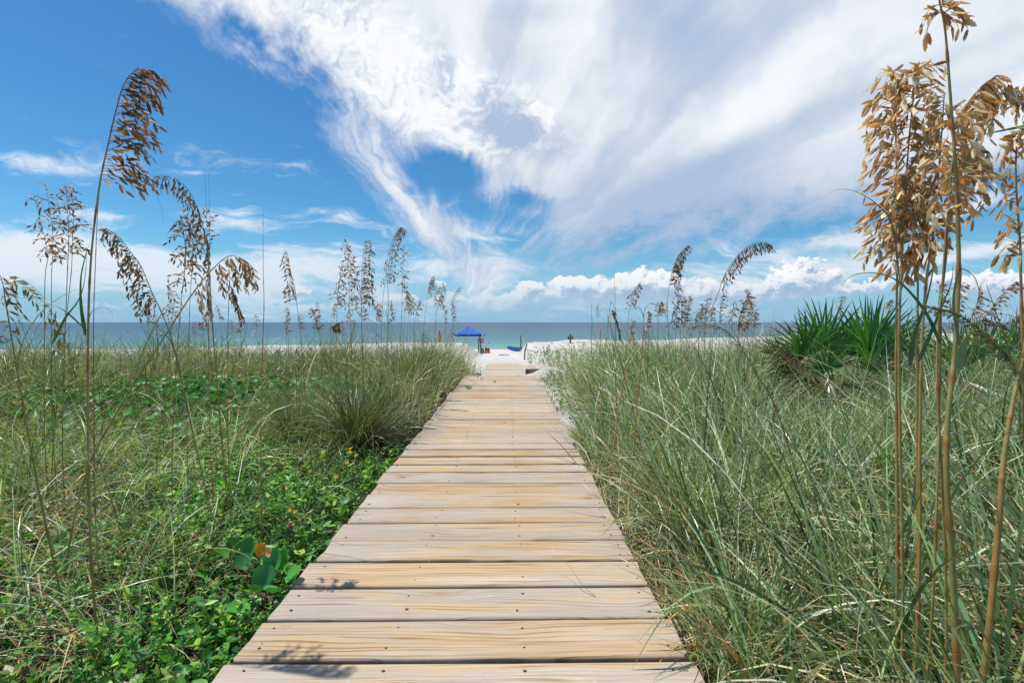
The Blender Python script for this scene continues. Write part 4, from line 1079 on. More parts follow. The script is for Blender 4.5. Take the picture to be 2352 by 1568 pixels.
OAT_MAT = []
def oat(label, d, pts, v0=None, side=(1, 0), Lpx=40, pal=BROWN, nb=24, droop=0.5, fan=0.35, width=0.0038, leaves=2, size=0.022, green=0.3, bare=None,
        taper=0.5, up=0.75, dens=1.0, group=None, second=None, root_to_ground=True, name='sea_oat', cat='sea oat', leafL=0.4):
    """pts: the stem from low to tip, as directions; it stands d metres ahead"""
    if not OAT_MAT:
        OAT_MAT.append(leaf_mat('oat_husk', 0.45, 0.5, 0.35, 60.0, 0.25, tr_tint=(1.3, 1.15, 0.9)))
        OAT_MAT.append(leaf_mat('oat_stem', 0.10, 0.4, 0.4, 40.0, 0.3))
    ub = pts[0][0]
    clear = (1.12 if ub > 620 else 0.74) * FPX / max(1166 - ub, 1) if ub < 1166 else 0.56 * FPX / max(ub - 1166, 1)
    if d < clear:                       # it grows beside the boards, not on them
        size *= (clear / d) ** 0.6; width *= (clear / d) ** 0.7; d = clear
    dj = d
    w = [np.array(at(u, v, dj)) for u, v in pts]
    low_ = w[0]; gz = float(ground_z(low_[0], low_[1], False))
    if root_to_ground and low_[2] > gz + 0.01:
        sl = (w[0] - w[1]); sl = sl / max(abs(sl[2]), 1e-3) if abs(sl[2]) > 1e-3 else np.array((0, 0, -1.0))
        k = np.clip(sl[0], -0.35, 0.35); h = low_[2] - gz + 0.02
        w = [low_ + np.array((k * h * 0.8, 0.05 * h, -h)), low_ + np.array((k * h * 0.4, 0.01 * h, -h * 0.45))] + w
    base = w[0].copy(); base[2] += 0.02
    root = tag(empty(name, tuple(base)), label, cat, group)
    cur = smooth_curve(w, 90) 
    cur[:, 1] += 0.02 * d * np.sin(np.linspace(0, 3, 90)) * 0.3
    n = len(cur)
    # stem: nodes, amber and green lengths
    s = np.linspace(0, 1, n)
    seglen = np.linalg.norm(np.diff(cur, axis=0), axis=1).sum()
    rad = width * 0.5 * (1 - 0.78 * s)
    nodes = np.arange(0.08, 1, 0.16 / max(seglen, 0.3)) + OR.uniform(0, 0.05)
    col = np.zeros((n, 3)); A, G_, S_ = np.array((0.48, 0.21, 0.065)), np.array((0.23, 0.29, 0.085)), np.array((0.58, 0.42, 0.18))
    ph = OR.uniform(0, 6)
    for i in range(n):
        k = 0.5 + 0.5 * math.sin(s[i] * seglen * 11 + ph)
        g_ = G_ if OR.uniform() < 2 else G_
        dn = min([abs(s[i] - q) for q in nodes] + [1]) * seglen
        near = math.exp(-(dn / 0.035) ** 2)
        k2 = min(1.0, green * 1.6) * (1 - near)
        col[i] = (A * (0.75 - 0.5 * k) + S_ * (0.25 + 0.5 * k)) * (1 - k2) + g_ * k2
        for q in nodes:
            if abs(s[i] - q) < 0.5 / n * 1.2: rad[i] *= 1.3; col[i] = A * 0.9
    m = MB(); tube(m, cur, rad, col, 7 if d < 1.3 else 5)
    o = m.build('stem', OAT_MAT[1], root)
    low = d > 1.5
    if v0 is not None:
        zs = np.array([at(pts[-1][0], v0, dj).z])
        # fraction along the curve where the panicle starts
        vs = np.array([784 - FPX * ((CROT.transposed() @ (Vector(c_) - Vector((0, 0, CAM_Z)))).y / -(CROT.transposed() @ (Vector(c_) - Vector((0, 0, CAM_Z)))).z) for c_ in cur])
        half_ = np.argmin(np.abs(vs[: int(n * 0.97)] - v0))
        s0 = half_ / (n - 1)
        sd = np.array((side[0], 0.25 * OR.normal(), side[1]), float)
        for br in ([bare] if not bare or bare[1] > 1 or bare[1] - bare[0] < 0.2 else [(bare[0], 9), (-9, bare[1])]):
            seed_head(cur, s0, Lpx / FPX * d, sd, pal, size if not low else size * 1.1, nb, droop, fan, low, root, OAT_MAT[0], br, taper, up, dens)
    if leaves:
      for _ in range(leaves):
        m = MB(); nl = 1
        ii = (OR.uniform(0.08, 0.36, nl) * (n - 1)).astype(int)
        R0 = cur[ii]
        blades(m, R0, OR.uniform(0, 6.28, nl), leafL * OR.uniform(0.6, 1.2, nl), OR.uniform(0.15, 0.4, nl), OR.uniform(0.9, 2.4, nl), OR.uniform(0.004, 0.007, nl), pick_o(np.concatenate([OLIVE, SAGE]), nl), 12, azturn=OR.normal(0, 0.7, nl), wpow=1.1)
        m.build('leaf_blade', OAT_MAT[1], root)
    # the parts are modelled in world space
    for c_ in root.children: c_.matrix_parent_inverse = Matrix.Translation(-Vector(root.location))
    return root

VG, PG = 'sea oats in the meadow of vines', 'sea oats on the palmetto side'
# ---- vine side
oat('tallest sea oat on the vine side, its long brown plume streaming over blue sky', 1.15,
    [(200, 1060), (197, 800), (203, 600), (222, 430), (243, 330), (264, 245), (284, 188), (318, 153)], 408, (1.0, -0.05), 100, BROWN, 40, 0.50, 0.22, 0.0065, 2, 0.024, 0.15, None, 0.45, 0.25, 1.15)
oat('slim bare stem close beside the tallest plume on the vine side', 1.3, [(212, 1040), (209, 760), (214, 600), (222, 470), (233, 390)], None, leaves=2, width=0.004, green=0.1, name='grass_stalk', cat='grass stalk')
oat('loose brown sea oat head nearest the frame edge of the vine side brown heads', 1.9, [(96, 830), (97, 640), (104, 585), (92, 520), (75, 442)], 596, (-0.4, 0.1), 34, BROWN, 16, 0.6, 0.4, 0.004, 1)
oat('tall split sea oat head between the loose head and the tallest plume', 2.0, [(113, 826), (112, 640), (116, 560), (112, 490), (104, 423)], 600, (0.3, 0.1), 36, BROWN, 18, 0.6, 0.45, 0.004, 1)
oat('full brown sea oat head just before the tallest plume', 1.9, [(141, 860), (148, 640), (152, 560), (152, 490), (150, 428)], 600, (0.2, 0.1), 44, BROWN, 24, 0.6, 0.5, 0.0045, 1)
oat('narrow sea oat head touching the tallest plume stem', 2.0, [(128, 900), (156, 640), (160, 560), (165, 500), (164, 434)], 590, (0.4, 0.1), 36, BROWN, 20, 0.6, 0.4, 0.004, 1)
oat('young yellow green sea oat head bent over low to the side', 1.5, [(160, 830), (148, 790), (128, 748), (112, 716), (94, 682), (62, 650), (32, 632)], 800, (-0.4, -0.5), 34, UNRIPE, 20, 0.7, 0.3, 0.003, 0, 0.026, 0.4)
oat('drooping sea oat at the very edge of the photo on the vine side', 1.3, [(30, 830), (14, 740), (6, 690), (2, 650), (-4, 625)], 760, (0.3, -0.6), 46, BROWN, 14, 0.9, 0.4, 0.0055, 2)
oat('sea oat arching over toward the tallest plume with dense hanging husks', 1.7, [(420, 905), (390, 780), (362, 708), (346, 675), (320, 612), (298, 580), (272, 545), (240, 522)], 692, (-0.55, -0.45), 62, BROWN, 40, 0.75, 0.2, 0.005, 2, 0.021, 0.3, None, 0.55, 0.3)
oat('high arched sea oat head nodding toward the tallest plume', 1.8, [(492, 830), (480, 690), (474, 590), (466, 535), (450, 480), (431, 438), (400, 408), (358, 403)], 600, (-0.45, -0.6), 52, BROWN, 36, 0.85, 0.25, 0.005, 1, 0.021, 0.3, None, 0.4, 0.3)
oat('shaggy sea oat head under the high arched one', 1.9, [(402, 830), (412, 690), (422, 600), (420, 540), (412, 492)], 655, (-0.3, -0.2), 50, BROWN, 30, 0.8, 0.5, 0.0045, 1)
oat('brown sea oat head behind the shaggy one', 2.1, [(428, 840), (432, 690), (438, 600), (440, 540), (440, 500)], 650, (0.1, -0.2), 36, BROWN, 22, 0.8, 0.5, 0.004, 1)
oat('thin bare spike taller than the arched heads, last husks low on it', 1.9, [(476, 830), (474, 640), (472, 545), (471, 470), (470, 386)], 545, (0.1, 0.2), 10, BROWN, 12, 0.4, 0.4, 0.0035, 1, bare=(0.45, 1.01))
oat('thin bare spike beside its twin, the slightly shorter of the two', 1.95, [(492, 840), (482, 700), (478, 600), (479, 500), (478, 395)], 560, (0.2, 0.1), 11, BROWN, 12, 0.4, 0.4, 0.0035, 1, bare=(0.5, 1.01))
oat('sea oat on a slanting green stem with long chains of hanging golden husks', 1.45, [(205, 1060), (290, 905), (372, 775), (420, 700), (452, 655), (492, 610), (522, 588), (552, 592), (578, 612)], 668, (0.25, -0.55), 80, GOLD * 0.85, 20, 1.05, 0.25, 0.0065, 2, 0.024, 0.75, None, 0.15, 0.3, 1.1)
oat('small dark sea oat head hanging beside the slanting green stem', 2.6, [(385, 800), (392, 728), (396, 690), (392, 662)], 730, (-0.2, -0.4), 24, BROWN, 18, 0.8, 0.5, 0.004, 0)
oat('brown drooping head trailing off past the golden chains', 1.9, [(520, 820), (521, 700), (525, 660), (540, 690), (556, 728)], 650, (0.3, -0.5), 26, BROWN, 20, 0.8, 0.4, 0.004, 1)
for lab, u, v, vb, d, L in [('tiny sea oat head low over the sea before the arching one', 336, 703, 745, 3.4, 9), ('tiny tufted sea oat head over the sea under the arching one', 356, 722, 770, 3.2, 11),
                            ('tiny sea oat spike over the sea past the golden chains', 462, 742, 760, 3.2, 7), ('pair of husks on a short stem over the sea beyond the golden chains', 548, 735, 765, 3.4, 12)]:
    oat(lab, d, [(u + 4, 822), (u + 2, vb), (u, v)], vb, (0.1, 0), L, BROWN, 12, 0.5, 0.5, 0.004, 0)
oat('very tall bare reed standing alone between the golden chains and the pale sky', 1.6, [(600, 800), (603, 700), (602, 600), (604, 482)], None, leaves=0, width=0.0045, green=0.05, name='grass_stalk', cat='grass stalk')
oat('sea oat standing alone with a narrow head of husks blown to one side', 2.4, [(695, 850), (688, 770), (680, 709), (676, 668), (667, 625), (659, 578)], 692, (-0.75, -0.1), 24, BROWN, 24, 0.6, 0.15, 0.0045, 1)
oat('tiny dark seed spike low over the sea beside the lone sea oat', 3.4, [(660, 800), (659, 762), (658, 728)], 764, (0, 0.3), 5, BROWN, 14, 0.4, 0.6, 0.004, 0)
oat('stubby twin tipped seed head low over the sea', 2.8, [(735, 812), (731, 765), (722, 730), (717, 709)], 762, (0.2, 0.1), 11, BROWN, 26, 0.4, 0.5, 0.005, 1)
oat('outer sea oat of the tall bunch halfway to the canopy', 2.3, [(770, 804), (772, 709), (775, 664), (785, 605)], 700, (0.3, -0.2), 20, BROWN, 26, 0.6, 0.5, 0.0045, 1)
oat('arched sea oat with the tallest tip of the bunch halfway to the canopy', 2.2, [(832, 850), (829, 760), (828, 690), (820, 640), (807, 594), (796, 555)], 735, (-0.35, -0.2), 26, BROWN, 36, 0.6, 0.4, 0.0045, 1)
oat('dense sea oat at the middle of the bunch halfway to the canopy', 2.3, [(806, 830), (804, 760), (800, 690), (802, 640), (804, 596)], 745, (0.0, -0.1), 24, BROWN, 34, 0.6, 0.6, 0.0045, 2)
oat('sea oat head blown open toward the boardwalk in the bunch halfway to the canopy', 2.2, [(832, 830), (829, 740), (829, 681), (830, 621), (837, 552)], 700, (0.75, -0.25), 38, BROWN, 34, 0.7, 0.15, 0.005, 2)
oat('sea oat head flopped over level above the sea, below the bunch', 2.3, [(790, 880), (800, 790), (806, 742), (826, 736), (796, 738), (770, 748)][:1] + [(802, 790), (812, 742), (800, 736), (785, 739), (766, 748)], 740, (-0.2, -0.5), 18, TANC * .8, 22, 0.8, 0.3, 0.004, 0)
oat('sea oat with a curled tip, tallest of those nearest the canopy', 2.3, [(889, 790), (890, 736), (890, 681), (889, 640), (893, 590), (900, 553), (911, 531), (921, 521)], 650, (0.75, -0.2), 24, BROWN, 36, 0.7, 0.15, 0.005, 1)
oat('slanting sea oat behind the curled one', 2.6, [(874, 820), (875, 735), (878, 687), (884, 640), (894, 568)], 655, (-0.3, 0.1), 12, BROWN, 14, 0.6, 0.4, 0.0045, 2)
oat('straight sea oat with a thick dark waist next to the curled one', 2.3, [(918, 804), (921, 720), (923, 660), (925, 620), (928, 565)], 668, (0.15, -0.1), 13, BROWN, 30, 0.5, 0.5, 0.0045, 1, bare=(0.55, 0.62))
oat('small paired sea oat head, the nearer to the straight dark one', 2.8, [(925, 800), (928, 730), (932, 700), (934, 670)], 712, (0.35, -0.3), 15, BROWN, 22, 0.7, 0.3, 0.004, 0)
oat('small paired sea oat head, the one nodding away', 2.8, [(969, 800), (960, 740), (951, 704), (945, 682), (938, 670)], 712, (-0.3, -0.5), 18, BROWN, 20, 0.8, 0.3, 0.004, 0)
oat('small split sea oat head beside the nodding pair', 2.9, [(948, 800), (954, 722), (958, 706), (963, 692)], 724, (0.4, 0.1), 12, BROWN, 14, 0.5, 0.4, 0.004, 0)
oat('slim seed spike low between the curled oat and the slanting one', 3.0, [(862, 812), (863, 735), (866, 697)], 735, (0.2, 0), 9, BROWN, 18, 0.5, 0.5, 0.004, 1)
oat('slim seed spike rising behind the curled sea oat stem', 3.0, [(898, 812), (899, 740), (900, 694)], 740, (0, 0.1), 6, BROWN, 18, 0.5, 0.5, 0.004, 0)
oat('bushy sea oat head nodding toward the red umbrella, the farther of two', 3.4, [(968, 800), (974, 736), (979, 690), (984, 655), (992, 636)], 672, (0.55, -0.35), 17, BROWN, 24, 0.9, 0.3, 0.0045, 0)
oat('bushy sea oat head right above the red umbrella', 3.2, [(996, 830), (997, 763), (1004, 705), (1010, 680), (1017, 650)], 704, (0.25, -0.25), 19, BROWN, 30, 0.8, 0.4, 0.0045, 1)
oat('thin sea oat between the two bushy heads near the umbrella', 3.2, [(999, 830), (1000, 740), (1002, 690), (1001, 658)], 700, (-0.2, -0.2), 8, BROWN, 16, 0.6, 0.4, 0.004, 0)
oat('pale wispy grass plume leaning toward the canopy', 2.8, [(1022, 810), (1026, 722), (1036, 692), (1046, 672), (1055, 659)], 700, (0.5, -0.1), 12, TANC * 0.8, 20, 0.4, 0.2, 0.003, 0, 0.008)
oat('thick dark seed spike standing before the canopy corner', 2.6, [(1040, 830), (1041, 760), (1042, 698)], 740, (0, 0.2), 4, BROWN * .8, 26, 0.4, 0.7, 0.0055, 1)
oat('thin seed spike between the umbrella and the canopy', 3.0, [(1020, 830), (1021, 760), (1020, 698)], 745, (0, 0), 5, BROWN, 14, 0.5, 0.6, 0.004, 0)
oat('broken dark stalk before the canopy roof, its top snapped', 2.5, [(1075, 820), (1076, 775), (1077, 742)], None, leaves=0, width=0.006, green=0.0, name='grass_stalk', cat='grass stalk')
oat('brown stalk before the sea between the curled oat and the umbrella', 2.4, [(930, 830), (934, 775), (937, 732)], None, leaves=0, width=0.006, green=0.0, name='grass_stalk', cat='grass stalk')
oat('bent over dry reed with a sharp knee above the flowers', 2.55, [(541, 1010), (565, 972), (594, 933), (616, 906), (627, 899), (640, 910), (672, 955), (704, 1007), (735, 1062), (762, 1108)], None, leaves=0, width=0.008, green=0.15, root_to_ground=True, name='dry_reed', cat='dry reed')

# ---- palmetto side
oat('tall straight sea oat with a thick feathered head leaning over the clouds', 2.6, [(1541, 822), (1537, 762), (1535, 724), (1537, 673), (1544, 630), (1550, 607), (1560, 584), (1580, 563)], 655, (0.55, -0.45), 28, BROWN, 40, 0.75, 0.15, 0.005, 1, 0.02, 0.05)
oat('sea oat bowing far over to the side with a comb of hanging husks', 2.2, [(1578, 842), (1608, 769), (1634, 716), (1652, 674), (1667, 632), (1690, 594), (1708, 574), (1730, 559), (1755, 556), (1773, 562)], 640, (0.35, -0.75), 34, BROWN, 36, 0.95, 0.12, 0.0055, 1, 0.02, 0.1, None, 0.55, 0.15)
oat('small nodding sea oat head before the tall cumulus', 3.0, [(1438, 830), (1444, 735), (1452, 690), (1460, 665), (1469, 649)], 705, (0.1, -0.35), 17, BROWN, 24, 0.8, 0.4, 0.004, 0, 0.02, 0.1)
oat('bare needle thin stalk with a ragged husk hanging low on it', 2.6, [(1416, 830), (1415, 736), (1413, 652), (1410, 615)], None, leaves=1, width=0.005, green=0.0, name='grass_stalk', cat='grass stalk')
oat('dark tassel hanging down over the sea beside the bare needle stalk', 2.6, [(1412, 840), (1404, 740), (1408, 712), (1418, 740), (1426, 778)], 716, (0.1, -0.6), 10, BROWN * .8, 26, 0.8, 0.4, 0.004, 0)
oat('straight brown stalk standing alone nearest the dune sign', 2.2, [(1364, 890), (1360, 800), (1360, 740), (1359, 694)], None, leaves=1, width=0.006, green=0.0, name='grass_stalk', cat='grass stalk')
oat('thick dry reed leaning back with a cut top', 2.0, [(1432, 850), (1418, 800), (1406, 760), (1396, 725)], None, leaves=0, width=0.008, green=0.0, name='dry_reed', cat='dry reed')
oat('dry reed folded at the top like a hook', 2.3, [(1388, 850), (1396, 760), (1403, 700), (1406, 692), (1412, 706), (1418, 730)], None, leaves=0, width=0.005, green=0.0, name='dry_reed', cat='dry reed')
rd = oat('forked dry reed with two broken arms standing over the sand', 1.9, [(1466, 920), (1472, 850), (1479, 775), (1481, 714), (1494, 696)], None, leaves=0, width=0.008, green=0.0, name='dry_reed', cat='dry reed')
m_ = MB(); tube(m_, smooth_curve([at(1494, 696, 1.9), at(1510, 702, 1.9), at(1530, 716, 1.9)], 8), np.linspace(.0018, .0008, 8), (0.36, 0.22, 0.10), 5)
tube(m_, smooth_curve([at(1480, 730, 1.9), at(1472, 712, 1.9), at(1462, 702, 1.9)], 8), np.linspace(.002, .0008, 8), (0.36, 0.22, 0.10), 5)
o_ = m_.build('broken_arm', OAT_MAT[1], rd); o_.matrix_parent_inverse = Matrix.Translation(-Vector(rd.location))
oat('dry blade folded sharply down to the sand before the palmetto grass', 1.7, [(1424, 930), (1432, 880), (1441, 848), (1447, 856), (1460, 890), (1476, 925)], None, leaves=0, width=0.007, green=0.0, name='dry_reed', cat='dry reed')
oat('bushy sea oat head under the tall feathered one', 3.0, [(1553, 830), (1554, 770), (1555, 738), (1558, 700), (1559, 655)], 748, (0.1, -0.3), 24, TANC * .7, 34, 0.8, 0.5, 0.0045, 1)
small = [('small dark seed spike nearest the forked reed', 1489, 719, 755, 3.2, 8), ('small seed spike between the forked reed and the nodding head', 1452, 736, 790, 3.4, 5), ('small twisted seed head past the forked reed arm', 1516, 694, 728, 3.0, 9),
         ('slim seed head just behind the bushy one', 1568, 683, 735, 3.2, 12), ('slim seed head second behind the bushy one', 1575, 690, 750, 3.4, 9), ('slim seed head third behind the bushy one', 1582, 679, 740, 3.4, 8),
         ('low seed head at the foot of the bowing oat', 1601, 718, 745, 3.8, 10), ('low tan seed head, second at the foot of the bowing oat', 1611, 702, 742, 3.8, 13), ('tan seed head crossing the stem of the bowing oat', 1624, 684, 740, 3.6, 14),
         ('small seed head just beyond the stem of the bowing oat', 1637, 706, 738, 3.8, 10), ('upright full seed head beyond the bowing oat', 1658, 677, 745, 3.4, 15), ('pale slim seed head under the hanging comb', 1685, 693, 748, 3.8, 9),
         ('tall slim seed head between the big brown plume and the palmetto', 1724, 694, 745, 3.8, 10), ('last slim seed head before the palmetto', 1735, 714, 755, 3.8, 10), ('tiny seed head beneath the big brown plume', 1716, 740, 760, 4.2, 8),
         ('seed spike standing above the palmetto fronds', 1934, 680, 720, 4.2, 9), ('faint leaning seed head above the bright palmetto frond', 2043, 688, 712, 4.4, 10)]
for lab, u, v, vb, d, L in small:
    ub = u - (v - vb) * 0.1
    oat(lab, d, [(u - 4, 815), (u - 2, vb + 10), (u - 1, (v + vb) / 2), (u + 2, v)], vb, (0.3, -0.05), L, BROWN if L < 12 else TANC * .75, 22, 0.5, 0.35, 0.0045, 0)
oat('big brown plume standing out of the grass near the palmetto', 2.6, [(1697, 840), (1698, 770), (1700, 742), (1708, 705), (1719, 677)], 760, (0.25, 0.0), 19, GOLD * .7, 56, 0.5, 0.35, 0.005, 1)
oat('coarse green reed leaning across the grass toward the bowing oat', 1.3, [(1790, 950), (1735, 850), (1705, 795), (1678, 748)], None, leaves=1, width=0.007, green=0.95, name='grass_stalk', cat='grass stalk')

# ---- the great golden ones close to the camera
oat('tallest golden sea oat with a thick jointed stem reaching the top of the frame', 0.75,
    [(2190, 1300), (2180, 1150), (2179, 1028), (2185, 939), (2200, 800), (2208, 620), (2206, 513), (2201, 390), (2191, 268), (2181, 146), (2172, 60), (2158, 0)], 480, (0.45, -0.25), 84, GOLD, 69, 0.8, 0.35, 0.0105, 0, 0.024, 0.45, (0.40, 0.84), 0.35, 0.3)
oat('golden sea oat with the tallest double tip in the group beside the thick stem', 0.9, [(2064, 1300), (2064, 1000), (2063, 850), (2066, 612), (2066, 480), (2062, 342), (2060, 230), (2056, 160)], 585, (-0.75, -0.15), 92, GOLD, 63, 0.65, 0.35, 0.0064, 1, 0.025, 0.4, None, 0.5, 0.45)
oat('golden sea oat second from the thick stem with broad golden husks', 0.88, [(2076, 1280), (2072, 1000), (2070, 780), (2076, 612), (2084, 450), (2092, 320), (2102, 215), (2112, 142)], 600, (0.15, -0.15), 84, GOLD, 66, 0.7, 0.5, 0.0064, 1, 0.025, 0.4, None, 0.45, 0.45)
oat('golden sea oat with low drooping clusters of husks in front of the clouds', 0.92, [(2112, 1250), (2112, 1000), (2113, 800), (2113, 605), (2104, 520), (2096, 450), (2090, 390)], 600, (-0.25, -0.65), 88, GOLD * .9, 47, 1.0, 0.45, 0.0065, 1, 0.026, 0.5, None, 0.3, 0.3)
oat('golden sea oat with a reddish slanting stem and side plumes', 0.85, [(2116, 1200), (2117, 1028), (2123, 790), (2134, 640), (2147, 560), (2152, 480), (2160, 400), (2166, 300), (2170, 215)], 560, (-0.3, -0.15), 78, GOLD, 54, 0.75, 0.5, 0.007, 1, 0.025, 0.3, None, 0.35, 0.35)
oat('golden side plume blown over toward the frame edge, upper of two', 0.8, [(2170, 1150), (2158, 900), (2161, 746), (2178, 600), (2190, 400), (2212, 268), (2250, 205), (2290, 172)], 275, (0.5, -0.45), 66, GOLD, 39, 0.9, 0.35, 0.005, 0, 0.025, 0.3, None, 0.2, 0.4)
oat('golden side plume arching past the thick stem, lower of two', 0.8, [(2156, 1150), (2164, 900), (2168, 700), (2184, 470), (2200, 360), (2230, 330), (2268, 350)], 480, (0.35, -0.55), 62, GOLD, 39, 1.0, 0.35, 0.005, 0, 0.025, 0.3, None, 0.25, 0.4)
oat('golden sea oat cut off by the frame edge beyond the thick stem', 0.85, [(2362, 1200), (2358, 900), (2352, 640), (2350, 560), (2340, 430), (2338, 340), (2346, 290)], 590, (-0.35, -0.2), 56, GOLD, 39, 0.8, 0.45, 0.007, 0)
oat('golden tuft at the frame corner above the green leaf', 0.85, [(2400, 900), (2392, 500), (2378, 300), (2358, 225), (2330, 208)], 260, (-0.2, -0.5), 46, GOLD, 24, 1.0, 0.4, 0.005, 0)
oat('thick amber cane leaning at the frame edge', 0.75, [(2300, 1200), (2312, 1060), (2335, 915), (2350, 850), (2362, 720)], None, leaves=1, width=0.012, green=0.2, name='dry_reed', cat='dry reed')
for lab, d, pts, v0, L, nb in [
    ('pale seed plume low over the sea just past the thick stem', 2.2, [(2262, 830), (2240, 740), (2247, 700), (2252, 662)], 735, 22, 22),
    ('pale plume nodding widest over the sea near the frame edge', 2.2, [(2250, 840), (2262, 745), (2284, 705), (2310, 670), (2336, 645)], 735, 26, 30),
    ('pale seed plume drooping level over the horizon near the frame edge', 2.2, [(2236, 820), (2244, 760), (2262, 735), (2290, 738), (2310, 748)], 742, 16, 20),
    ('pale seed plume seen between the golden stems', 2.3, [(2150, 800), (2156, 720), (2163, 650)], 700, 18, 20),
    ('pale bushy plume right beside the thick stem over the sea', 2.3, [(2180, 800), (2188, 725), (2196, 690), (2204, 650)], 725, 24, 30),
    ('pale plume cut by the frame edge over the sea', 2.2, [(2360, 850), (2338, 770), (2340, 735), (2356, 705)], 745, 24, 18)]:
    oat(lab, d, pts, v0, (0.35, -0.2), L, TANC, nb, 0.6, 0.35, 0.0035, 1)
# blurred green panicle hanging in close
oat('green unripe grass plume arching close in front of the thick stem', 0.5, [(2420, 1050), (2366, 900), (2330, 830), (2277, 775), (2203, 722), (2130, 705)], 850, (-0.45, 0.1), 34, np.array([(0.30, 0.36, 0.14), (0.22, 0.32, 0.14), (0.48, 0.40, 0.14)]), 60, 0.25, 0.25, 0.004, 0, 0.006, 0.9, None, 0.6, 1.1, 0.9, name='grass_plume', cat='grass plume')
oat('pale green grass plume arching over the middle of the palmetto side grass', 1.9, [(1730, 830), (1700, 790), (1672, 760), (1640, 747), (1606, 748), (1592, 752)], 800, (-0.3, -0.2), 12, np.array([(0.34, 0.38, 0.18), (0.26, 0.33, 0.17)]), 40, 0.4, 0.25, 0.0035, 0, 0.008, 0.8, name='grass_plume', cat='grass plume')

# thin stalks among them
for q in range(34):
    left_ = q < 20
    u = (360 + 36 * q + OR.uniform(-12, 12)) if left_ else (1372 + 27 * (q - 20) + OR.uniform(-9, 9))
    d = OR.uniform(3.4, 6.5); v = OR.uniform(690, 772); ln = OR.uniform(-10, 10)
    hd = OR.uniform() < 0.6
    nth = ('first second third fourth fifth sixth seventh eighth ninth tenth eleventh twelfth thirteenth fourteenth fifteenth sixteenth seventeenth eighteenth nineteenth twentieth'.split())[q if left_ else q - 20]
    lab = nth + (' thin stalk from the arching oat toward the boardwalk' if left_ else ' thin stalk from the straight brown one toward the palmetto') + (', with a small seed head' if hd else ', bare')
    oat(lab, d, [(u + ln, 822), (u + ln * .5, (822 + v) / 2), (u, v)], v + 32 if hd else None,
        (OR.uniform(-.3, .5), -0.1), OR.uniform(5, 9), BROWN, 14, 0.5, 0.5, 0.0045, 0, name='grass_stalk', cat='grass stalk', group='thin low stalks against the sea')

# long single blades that stand out
def long_blade(label, d, pts, w, col, name='arching_reed', cat='grass blade', d2=None, z=None, thick=True):
    n = 24
    ds = np.linspace(d, d2 or d, len(pts))
    cur = smooth_curve([at(u, v, q) for (u, v), q in zip(pts, ds)], n)
    P_, t, a, b = frame_of(cur)
    view = P_ - np.array((0, 0, CAM_Z)); s = np.cross(t, view); s /= np.linalg.norm(s, axis=1)[:, None] + 1e-9
    nn = np.cross(t, s); f = np.linspace(0, 1, n)
    tw = 0.5 + 0.8 * np.sin(f * 2.2)
    s = s * np.cos(tw)[:, None] + nn * np.sin(tw)[:, None]
    ww = w * 0.5 * np.clip(f * 8 + 0.4, 0, 1) * (1 - f ** 2.2 * 0.95)
    mid = P_ + np.cross(s, t) * (ww * 0.5)[:, None]
    V = np.stack([P_ - s * ww[:, None], mid, P_ + s * ww[:, None]], 1).reshape(-1, 3)
    k = np.arange(n - 1)[:, None] * 3
    F = np.concatenate([np.stack([k[:, 0] + e, k[:, 0] + e + 1, k[:, 0] + e + 4, k[:, 0] + e + 3], -1) for e in (0, 1)])
    mb = MB().add(V, F, np.array(col)); o = mb.build(name, OAT_MAT[1], origin=tuple(P_[0]))
    return tag(o, label, cat)
G1, G2 = (0.10, 0.19, 0.06), (0.17, 0.25, 0.13)
long_blade('broad green leaf crossing in from the frame edge beside the golden heads', 0.8, [(2420, 282), (2352, 291), (2290, 302), (2230, 315)], 0.012, (0.24, 0.33, 0.10))
long_blade('thin arching leaf tip curling away from the golden heads over the clouds', 0.85, [(2066, 640), (2050, 520), (2015, 470), (1960, 438), (1910, 440), (1872, 482)], 0.004, (0.2, 0.22, 0.13))
long_blade('long green leaf arching low from the golden stems over the palmetto', 0.8, [(2160, 790), (2128, 720), (2080, 660), (2040, 634), (1990, 626), (1945, 640), (1926, 676)], 0.007, G1)
long_blade('slender leaf looping beside the thick golden stem', 0.75, [(2205, 800), (2190, 700), (2200, 630), (2212, 618), (2240, 640), (2252, 690), (2256, 740)], 0.005, G2)
long_blade('green leaf springing up between the golden stems', 0.8, [(2110, 830), (2140, 760), (2165, 700), (2185, 650), (2190, 600)], 0.008, G1)
long_blade('broad green leaf behind the reddish golden stem', 0.8, [(2090, 840), (2100, 770), (2125, 700), (2140, 640), (2150, 560)], 0.011, G1)
long_blade('bright broad leaf folded off the thick stem joint', 0.72, [(2202, 850), (2210, 800), (2230, 770), (2244, 775), (2252, 800)], 0.016, (0.26, 0.34, 0.14))
long_blade('tall green leaf sheathing the tallest plume on the vine side', 1.15, [(196, 770), (186, 700), (186, 640), (196, 590), (205, 560)], 0.010, (0.07, 0.15, 0.05))
long_blade('green leaf arching across below the tallest plume toward the frame edge', 1.3, [(200, 760), (150, 715), (100, 690), (50, 684), (0, 680)], 0.006, (0.10, 0.17, 0.06))
long_blade('green blade rising from the grass beside the tallest plume', 1.3, [(120, 790), (150, 730), (180, 690), (195, 640), (200, 560)], 0.009, (0.08, 0.16, 0.06))
long_blade('curly leaf tip trailing down beside the tallest plume', 1.3, [(318, 400), (345, 410), (362, 455), (374, 495), (372, 520)], 0.002, (0.16, 0.14, 0.07))
long_blade('pale curled leaf loop over the sea on the vine side', 1.6, [(200, 745), (212, 715), (240, 706), (258, 720), (256, 740)], 0.003, (0.22, 0.20, 0.13))
long_blade('pale broad blade sweeping over the palmetto side grass', 1.5, [(1990, 1230), (2080, 1130), (2150, 1075), (2230, 1055)], 0.010, G2)
